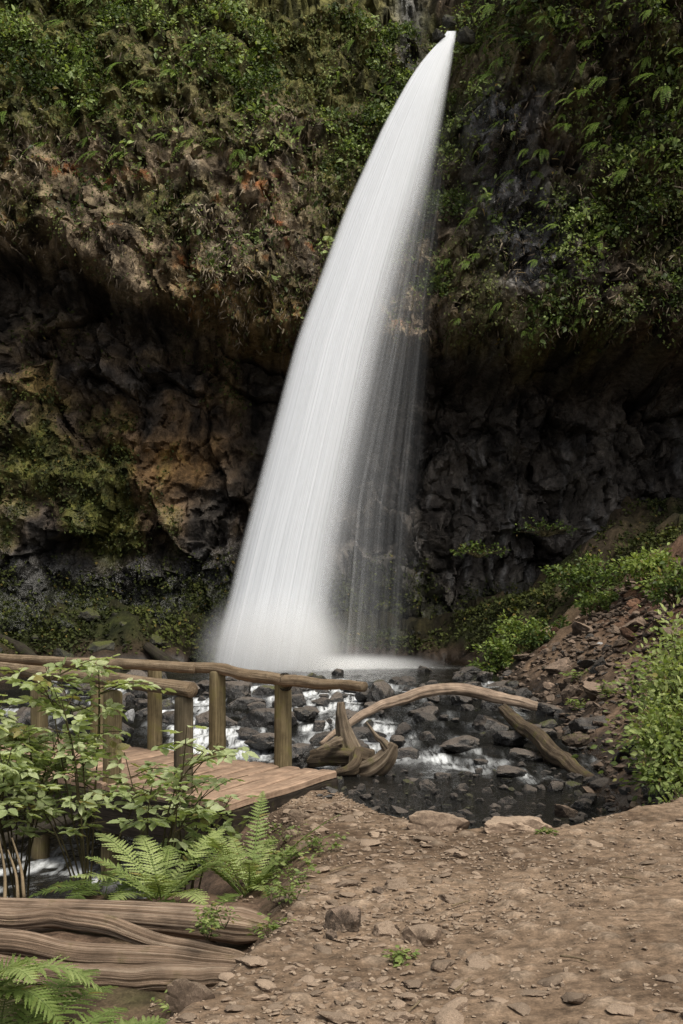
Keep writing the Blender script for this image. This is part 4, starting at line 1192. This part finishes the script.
cliff_ferns(wup * ((KX > 4.2) & (KZ > 13.5)) * (.3 + clump), 170, .5, 1.2, 'bright fern drooping from the dark upper cliff to the right of the fall', 'ferns right of the waterfall')
cliff_ferns(wup * ((KX > 3.0) & (KX < 7.5) & (KZ < 13.5)) * (.2 + clump), 26, .5, .9, 'small fern on the dark cliff just above the right overhang', 'ferns above the right overhang')
cliff_ferns(wup * ((KX < -3.0) & (KZ > 14.5)) * (.2 + clump), 90, .6, 1.4, 'fern growing among creepers on the top left of the cliff', 'ferns on the left cliff top')
cliff_ferns(wup * ((KX > -3.0) & (KX < 2.8) & (KZ > 12.5)) * (.2 + clump), 34, .5, .9, 'small fern on the brown cliff just left of the fall', 'ferns left of the waterfall')


# ------------------------------------------------------------------ shrubs
def make_bush(name, label, cat, base, leafmat, lsize, height, spread, nleaf, tint=.5, ncl=34, stem_r=.01):
    root = empty(name, base); tag(root, label, cat)
    ms = MB(); ml = MB(); pos = []; out = []; tn = []; sz = []
    for k_ in range(ncl):
        a_ = random.uniform(0, 6.283); el = math.asin(random.uniform(.0, 1)); rr = random.uniform(.55, 1.0)
        c = np.array([math.cos(a_) * math.cos(el) * spread * rr, math.sin(a_) * math.cos(el) * spread * rr, height * (.12 + .83 * math.sin(el) * rr)]) + RNG.normal(0, .06, 3) * height
        c[2] = max(c[2], .05 * height)
        b_ = np.array([random.uniform(-.1, .1) * spread, random.uniform(-.1, .1) * spread, -.05])
        P_ = spline([b_, (b_ + c) / 2 + np.array([0, 0, .12 * height]), c], 9); V_, q, tr, uv = tube(P_, np.linspace(stem_r, stem_r * .3, 9), 5, caps=False); ms.add(V_, q, None, uv)
        m = int(nleaf / ncl * random.uniform(.5, 1.5)); sg = height * random.uniform(.05, .115)
        d = RNG.normal(0, 1, (m, 3)) * np.array([1.1, 1.1, .75])
        p = c + d * sg; pos.append(p); o_ = d + (c / height - np.array([0, 0, .3])) * .8 + np.array([0, 0, -.25]); out.append(o_)
        tn.append(np.clip(tint + random.uniform(-.25, .22) + .16 * d[:, 2] + .25 * (rr - .85) + RNG.normal(0, .13, m), 0, 1)); sz.append(lsize * RNG.uniform(.5, 1.2, m))  # inner and lower leaves tinted darker, shade painted into the leaf colour
    pos = np.concatenate(pos); out = np.concatenate(out); n = len(pos); keep = pos[:, 2] > -.02
    nd = RNG.normal(0, .55, (n, 3)) + np.array([0, -.15, .9])
    batch(ml, (LEAF[0], LEAFQ, LEAF[2]), pos[keep], (out + RNG.normal(0, .5, (n, 3)))[keep], nd[keep], np.concatenate(sz)[keep], np.concatenate(tn)[keep])
    ms.build('stems', M['stem'], root); ml.build('foliage', leafmat, root, False)
    return root


def make_shrub(name, label, cat, base, stems, leafmat, tpl, lsize, height, spread, nleaf, droop=.35, group=None, az=(0, 6.283), tint=.5, stem_r=.008, low=.25, leafname='foliage', branches=4):
    root = empty(name, base); tag(root, label, cat, group)
    ms = MB(); ml = MB(); pos = []; xd = []; sz = []
    for s_ in range(stems):
        a_ = random.uniform(*az); rr = spread * math.sqrt(random.uniform(.02, 1)); h = height * random.uniform(.6, 1.05) * (1 - .25 * (rr / spread) ** 2)
        b_ = np.array([random.uniform(-.12, .12) * spread, random.uniform(-.12, .12) * spread, -.05])
        tip = np.array([math.cos(a_) * rr, math.sin(a_) * rr, h])
        mid = (b_ + tip) / 2 + np.array([random.uniform(-.08, .08), random.uniform(-.08, .08), .18 * h])
        P_ = spline([b_, mid, tip], 12); V_, q, tr, uv = tube(P_, np.linspace(stem_r, stem_r * .35, 12), 5, caps=False); ms.add(V_, q, None, uv)
        lines = [(P_, low)]
        for br in range(branches):
            k_ = random.randint(4, 10); p0 = P_[k_]; aa = random.uniform(0, 6.28); L_ = height * random.uniform(.12, .30)
            p1 = p0 + np.array([math.cos(aa) * L_, math.sin(aa) * L_, random.uniform(0, .5) * L_])
            Pb = spline([p0, (p0 + p1) / 2 + np.array([0, 0, .1 * L_]), p1], 6); V_, q, tr, uv = tube(Pb, np.linspace(stem_r * .5, stem_r * .25, 6), 4, caps=False); ms.add(V_, q, None, uv)
            lines.append((Pb, .25))
        per = max(1, nleaf // (stems * (branches + 1)))
        for Pl, lo in lines:
            for q_ in range(per * (2 if Pl is P_ else 1)):
                f = lo + (1 - lo) * random.random() ** .7; k_ = f * (len(Pl) - 1); i_ = min(int(k_), len(Pl) - 2); p = Pl[i_] + (Pl[i_ + 1] - Pl[i_]) * (k_ - i_)
                aa = random.uniform(0, 6.28); d_ = np.array([math.cos(aa), math.sin(aa), random.uniform(-droop, .25)])
                off = random.uniform(.2, .6) * lsize
                pos.append(p + d_ * off); xd.append(d_); sz.append(lsize * random.uniform(.55, 1.15))
    pos = np.array(pos); xd = np.array(xd); n = len(pos)
    nd = RNG.normal(0, .35, (n, 3)) + np.array([0, 0, 1.0])
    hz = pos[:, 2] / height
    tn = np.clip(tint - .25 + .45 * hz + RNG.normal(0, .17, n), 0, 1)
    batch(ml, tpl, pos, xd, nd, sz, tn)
    ms.build('stems', M['stem'], root); ml.build(leafname, leafmat, root, False)
    return root


LF = (LEAF[0], LEAFQ, LEAF[2])
# the tall leafy shrub before the bridge: several plants
for px, d, h, lab, st_, nl, sp in [
    (20, 8.6, 1.10, 'tall pale-leaved shrub at the left before the bridge railing', 10, 430, .60),
    (86, 8.4, 1.24, 'tallest pale-leaved shrub reaching over the near handrail', 10, 390, .50),
    (155, 8.2, .92, 'pale-leaved shrub whose top sprig rises before the near end post', 7, 160, .44),
    (186, 8.5, .42, 'short pale-leaved shrub with spread leaves below the deck corner', 6, 80, .32),
    (-20, 8.0, .8, 'half hidden pale-leaved shrub at the left above the rotten logs', 6, 240, .42)]:
    x = (px - CX) * d / F
    zg = gz(x, d)
    make_shrub('leafy_shrub', lab, 'shrub', (x, d, zg), st_, M['shrub'], TRI, .105, h - zg + (.22 if px < 170 else .10), sp, int(nl * .85), tint=.6, stem_r=.008, low=.38, branches=4)

# right hand bushes beside the path
for px, d, zb, h, sp, nl, lab, ls, ti in [
    (696, 13.4, None, 1.6, .66, 2400, 'big light green bush at the right edge beside the scree', .115, .60),
    (676, 12.6, None, 1.2, .44, 1700, 'lower light green bush in front of the big bush on the right', .105, .60),
    (700, 15.5, None, 1.6, .7, 1500, 'taller green bush behind the others at the right edge', .12, .5),
    (672, 14.6, None, 1.0, .42, 1000, 'small leafy bush spilling onto the scree on the right', .10, .58),
    (694, 11.3, None, .62, .34, 320, 'low bush by the wide brown rock at the path corner', .09, .5)]:
    x = (px - CX) * d / F
    make_bush('leafy_bush', lab, 'bush', (x, d, gz(x, d)), M['bush'], ls * .72, h, sp, int(nl * 1.25), tint=ti + .0, ncl=64)
# shrubs on the green bank below the cliff
for px, py, d, h, sp, nl, lab, ti in [
    (497, 636, 31.6, 1.05, .75, 600, 'bright low shrub at the left tip of the green bank', .62),
    (520, 612, 32.4, 1.15, .85, 700, 'light green shrub above the left tip of the bank', .66),
    (588, 588, 32.8, 1.1, .9, 650, 'dark green shrub topping the middle of the bank', .40),
    (545, 640, 31.0, .7, .7, 420, 'low dark shrub at the foot of the bank beside the tan rock', .38),
    (648, 590, 28.5, .95, .7, 650, 'bright yellow green shrub high beside the red dirt', .70),
    (600, 634, 29.6, .5, .6, 320, 'small dark clump of leaves on the lower bank', .45),
    (478, 556, 36.0, .5, .9, 90, 'thin yellow green plants on the dark wall right of the fall', .6),
    (545, 535, 36.2, .5, 1.0, 90, 'sparse plants halfway up the dark back wall', .5),
    (678, 565, 24.0, 1.1, .45, 420, 'leggy green bush at the top right of the red dirt', .6)]:
    p = at(px, py, d)
    make_bush('bank_shrub', lab, 'shrub', (p.x, p.y, (gz(p.x, p.y) if d < 35 else p.z)), M['midbush'], .115, h * random.uniform(.85, 1.35), sp * random.uniform(1.0, 1.35), int(nl * 2.6), tint=ti + .06, ncl=40)
for px, py, d, lab in [(475, 815, 0, None)]:
    pass
for px, d, lab in [(608, 20.6, 'little green plant growing among the rocks of the middle scree'), (582, 21.6, 'small leafy plant just left of the little scree plant'), (575, 24.3, 'green sprig beside the pale log end'), (655, 9.9, 'tiny green plant at the back right rim of the path')]:
    x = (px - CX) * d / F
    make_shrub('small_plant', lab, 'plant', (x, d, gz(x, d)), 5, M['bush'], LF, .10 if d > 12 else .05, .35 if d > 12 else .10, .30 if d > 12 else .12, 60, tint=.6, stem_r=.005, branches=2)

# ------------------------------------------------------------------ ferns near the camera
def fern(px, d, nf, L, W, npair, detail, label, rise=.75, droop=.7, az0=0, spread=6.283, z=None, tint=.55, name='fern'):
    x = (px - CX) * d / F
    me = make_fern_mesh(name, M['fern'], nf, L, W, npair, detail, rise, droop, az0, spread, tint)
    o = link(name, me); o.location = (x, d, gz(x, d) if z is None else z)
    return tag(o, label, 'fern')


fern(246, 7.9, 20, .62, .092, 22, 5, 'bright upright fern beside the deck corner', rise=1.15, droop=.5, tint=.62, z=-.30)
fern(268, 7.3, 10, .36, .075, 17, 5, 'small fern in front of the upright fern on the path bank', rise=.8, droop=.6, tint=.5, z=-.3)
fern(160, 7.45, 15, .66, .115, 24, 5, 'wide pale fern arching behind the rotten log', rise=.9, droop=.55, tint=.8, z=-.24)
fern(108, 7.6, 11, .6, .10, 20, 5, 'dark fern in the shade under the leafy shrubs', rise=.6, droop=.5, tint=.25, z=-.24)
fern(208, 7.2, 11, .40, .08, 18, 5, 'fern spreading over the log between the pale and upright ferns', rise=.75, droop=.55, tint=.5, z=-.3)
fern(-5, 4.75, 12, .78, .13, 27, 7, 'large fern in the bottom left corner below the logs', rise=.62, droop=.5, az0=-1.2, spread=3.2, tint=.6, z=-.22)
fern(40, 4.6, 10, .66, .12, 25, 7, 'fern at the bottom edge with fronds spread to the right', rise=.7, droop=.55, az0=-.9, spread=2.4, tint=.58, z=-.20)
fern(-45, 5.0, 6, .70, .15, 24, 6, 'fern arching in from the left edge over the logs', rise=1.3, droop=.95, az0=-.5, spread=1.3, tint=.6, z=-.12)

# weeds on the bank
for px, d, h, lab in [(208, 5.95, .10, 'small round-leaved weed growing out of the split log'), (222, 6.15, .10, 'second little weed further up the split log'), (286, 6.6, .16, 'grassy weed on the bank right of the log end'), (300, 7.1, .20, 'leafy weed on the path bank under the upright fern'), (272, 6.15, .10, 'tiny weed at the tip of the rotten log'), (178, 5.3, .16, 'weed between the lowest log and the brown rock'), (395, 5.5, .05, 'flat patch of weed on the path beside the buried rock'), (318, 7.9, .16, 'weed among the tan rocks by the bridge end'), (285, 8.4, .22, 'yellow green weed under the deck corner'), (262, 8.3, .24, 'leafy weed under the deck corner behind the upright fern'), (292, 7.7, .20, 'leafy weed right of the upright fern'), (275, 6.9, .16, 'weed between the upright fern and the rear log end'), (545, 8.4, .03, 'low green weed patch near the back edge of the path')]:
    x = (px - CX) * d / F
    zz_ = gz(x, d) + (.22 if 'split log' in lab else 0)
    make_shrub('weed', lab, 'weed', (x, d, zz_), 7, M['bush'], LF, .038, h, h * .9 + .03, 90, tint=.55, stem_r=.002, low=.2, branches=2)

for i, (a0, a1, lab) in enumerate([((452, 905), (470, 900), 'short dry twig on the path right of the pointed grey stone'), ((560, 960), (590, 968), 'dry twig on the open right part of the path'), ((330, 870), (352, 864), 'dry twig near the stones at the top left of the path'), ((455, 990), (470, 978), 'crooked twig low on the middle of the path'), ((620, 880), (640, 884), 'thin twig on the far right of the path'), ((420, 1000), (408, 1010), 'twig beside the flat tan slab at the bottom')]):
    q0 = (CAMZ - .02) * F / (a0[1] - HOR); q1 = (CAMZ - .02) * F / (a1[1] - HOR)
    p0 = at(a0[0], a0[1], q0); p1 = at(a1[0], a1[1], q1); pm = (p0 + p1) / 2 + Vector((.01, .015, 0))
    for p_ in (p0, pm, p1): p_.z = gz(p_.x, p_.y) + .022
    log('twig', [p0, pm, p1], [.006, .005, .003], M['twig'], lab, n=8, sides=6, seed=i + 60, cat='twig')

# dead stalks at the left edge
for i, (a0, a1, lab) in enumerate([((5, 905), (-2, 835), 'dry leaning stalk at the left edge above the logs'), ((18, 900), (8, 850), 'shorter dry stalk beside the leaning one'), ((24, 898), (12, 838), 'thin pale stalk right of the dry stalks')]):
    log('dry_stalk', [at(*a0, 7.3), at((a0[0] + a1[0]) / 2 + 3, (a0[1] + a1[1]) / 2, 7.4), at(*a1, 7.5)], [.012, .009, .005], M['twig'], lab, n=10, sides=6, seed=i, cat='stalk')

# ------------------------------------------------------------------ light, sky, camera
EL, AZ = math.radians(56), math.radians(35)      # sun behind the camera, to the right
w = bpy.data.worlds.new('World'); scene.world = w; w.use_nodes = True
nt = w.node_tree; bg = nt.nodes['Background']
sky = nt.nodes.new('ShaderNodeTexSky'); sky.sky_type = 'NISHITA'; sky.sun_disc = False
sun_dir = Vector((math.sin(AZ) * math.cos(EL), -math.cos(AZ) * math.cos(EL), math.sin(EL)))
sky.sun_elevation = EL; sky.sun_rotation = math.atan2(sun_dir.x, sun_dir.y)
sky.air_density = 1.0; sky.dust_density = 4.0; sky.ozone_density = 1.0
hs = nt.nodes.new('ShaderNodeHueSaturation'); hs.inputs['Saturation'].default_value = .25
nt.links.new(sky.outputs[0], hs.inputs['Color']); nt.links.new(hs.outputs[0], bg.inputs[0]); bg.inputs[1].default_value = .15
sl = bpy.data.lights.new('sun', 'SUN'); sl.energy = 3.3; sl.angle = math.radians(24); sl.color = (1, .93, .80)
so = bpy.data.objects.new('sun', sl); COL.objects.link(so); so.location = (8, -10, 25); so.rotation_euler = (-sun_dir).to_track_quat('-Z', 'Y').to_euler()

cam = bpy.data.cameras.new('camera'); co = bpy.data.objects.new('camera', cam); COL.objects.link(co)
co.location = (0, 0, CAMZ); co.rotation_euler = (math.pi / 2, 0, 0)
cam.sensor_fit = 'AUTO'; cam.sensor_width = 36; cam.lens = F / 1024 * 36; cam.shift_y = (HOR - 512) / 1024
cam.clip_start = .1; cam.clip_end = 500
scene.camera = co
scene.view_settings.view_transform = 'Standard'; scene.view_settings.look = 'None'; scene.view_settings.exposure = 0
c = scene.cycles
c.use_denoising = True; c.denoiser = 'OPENIMAGEDENOISE'; c.denoising_input_passes = 'RGB_ALBEDO_NORMAL'; c.denoising_prefilter = 'NONE'; c.use_adaptive_sampling = False; c.max_bounces = 6; c.diffuse_bounces = 3; c.glossy_bounces = 2; c.transparent_max_bounces = 24; c.volume_bounces = 4
c.sample_clamp_indirect = 4; c.volume_step_rate = 2.0
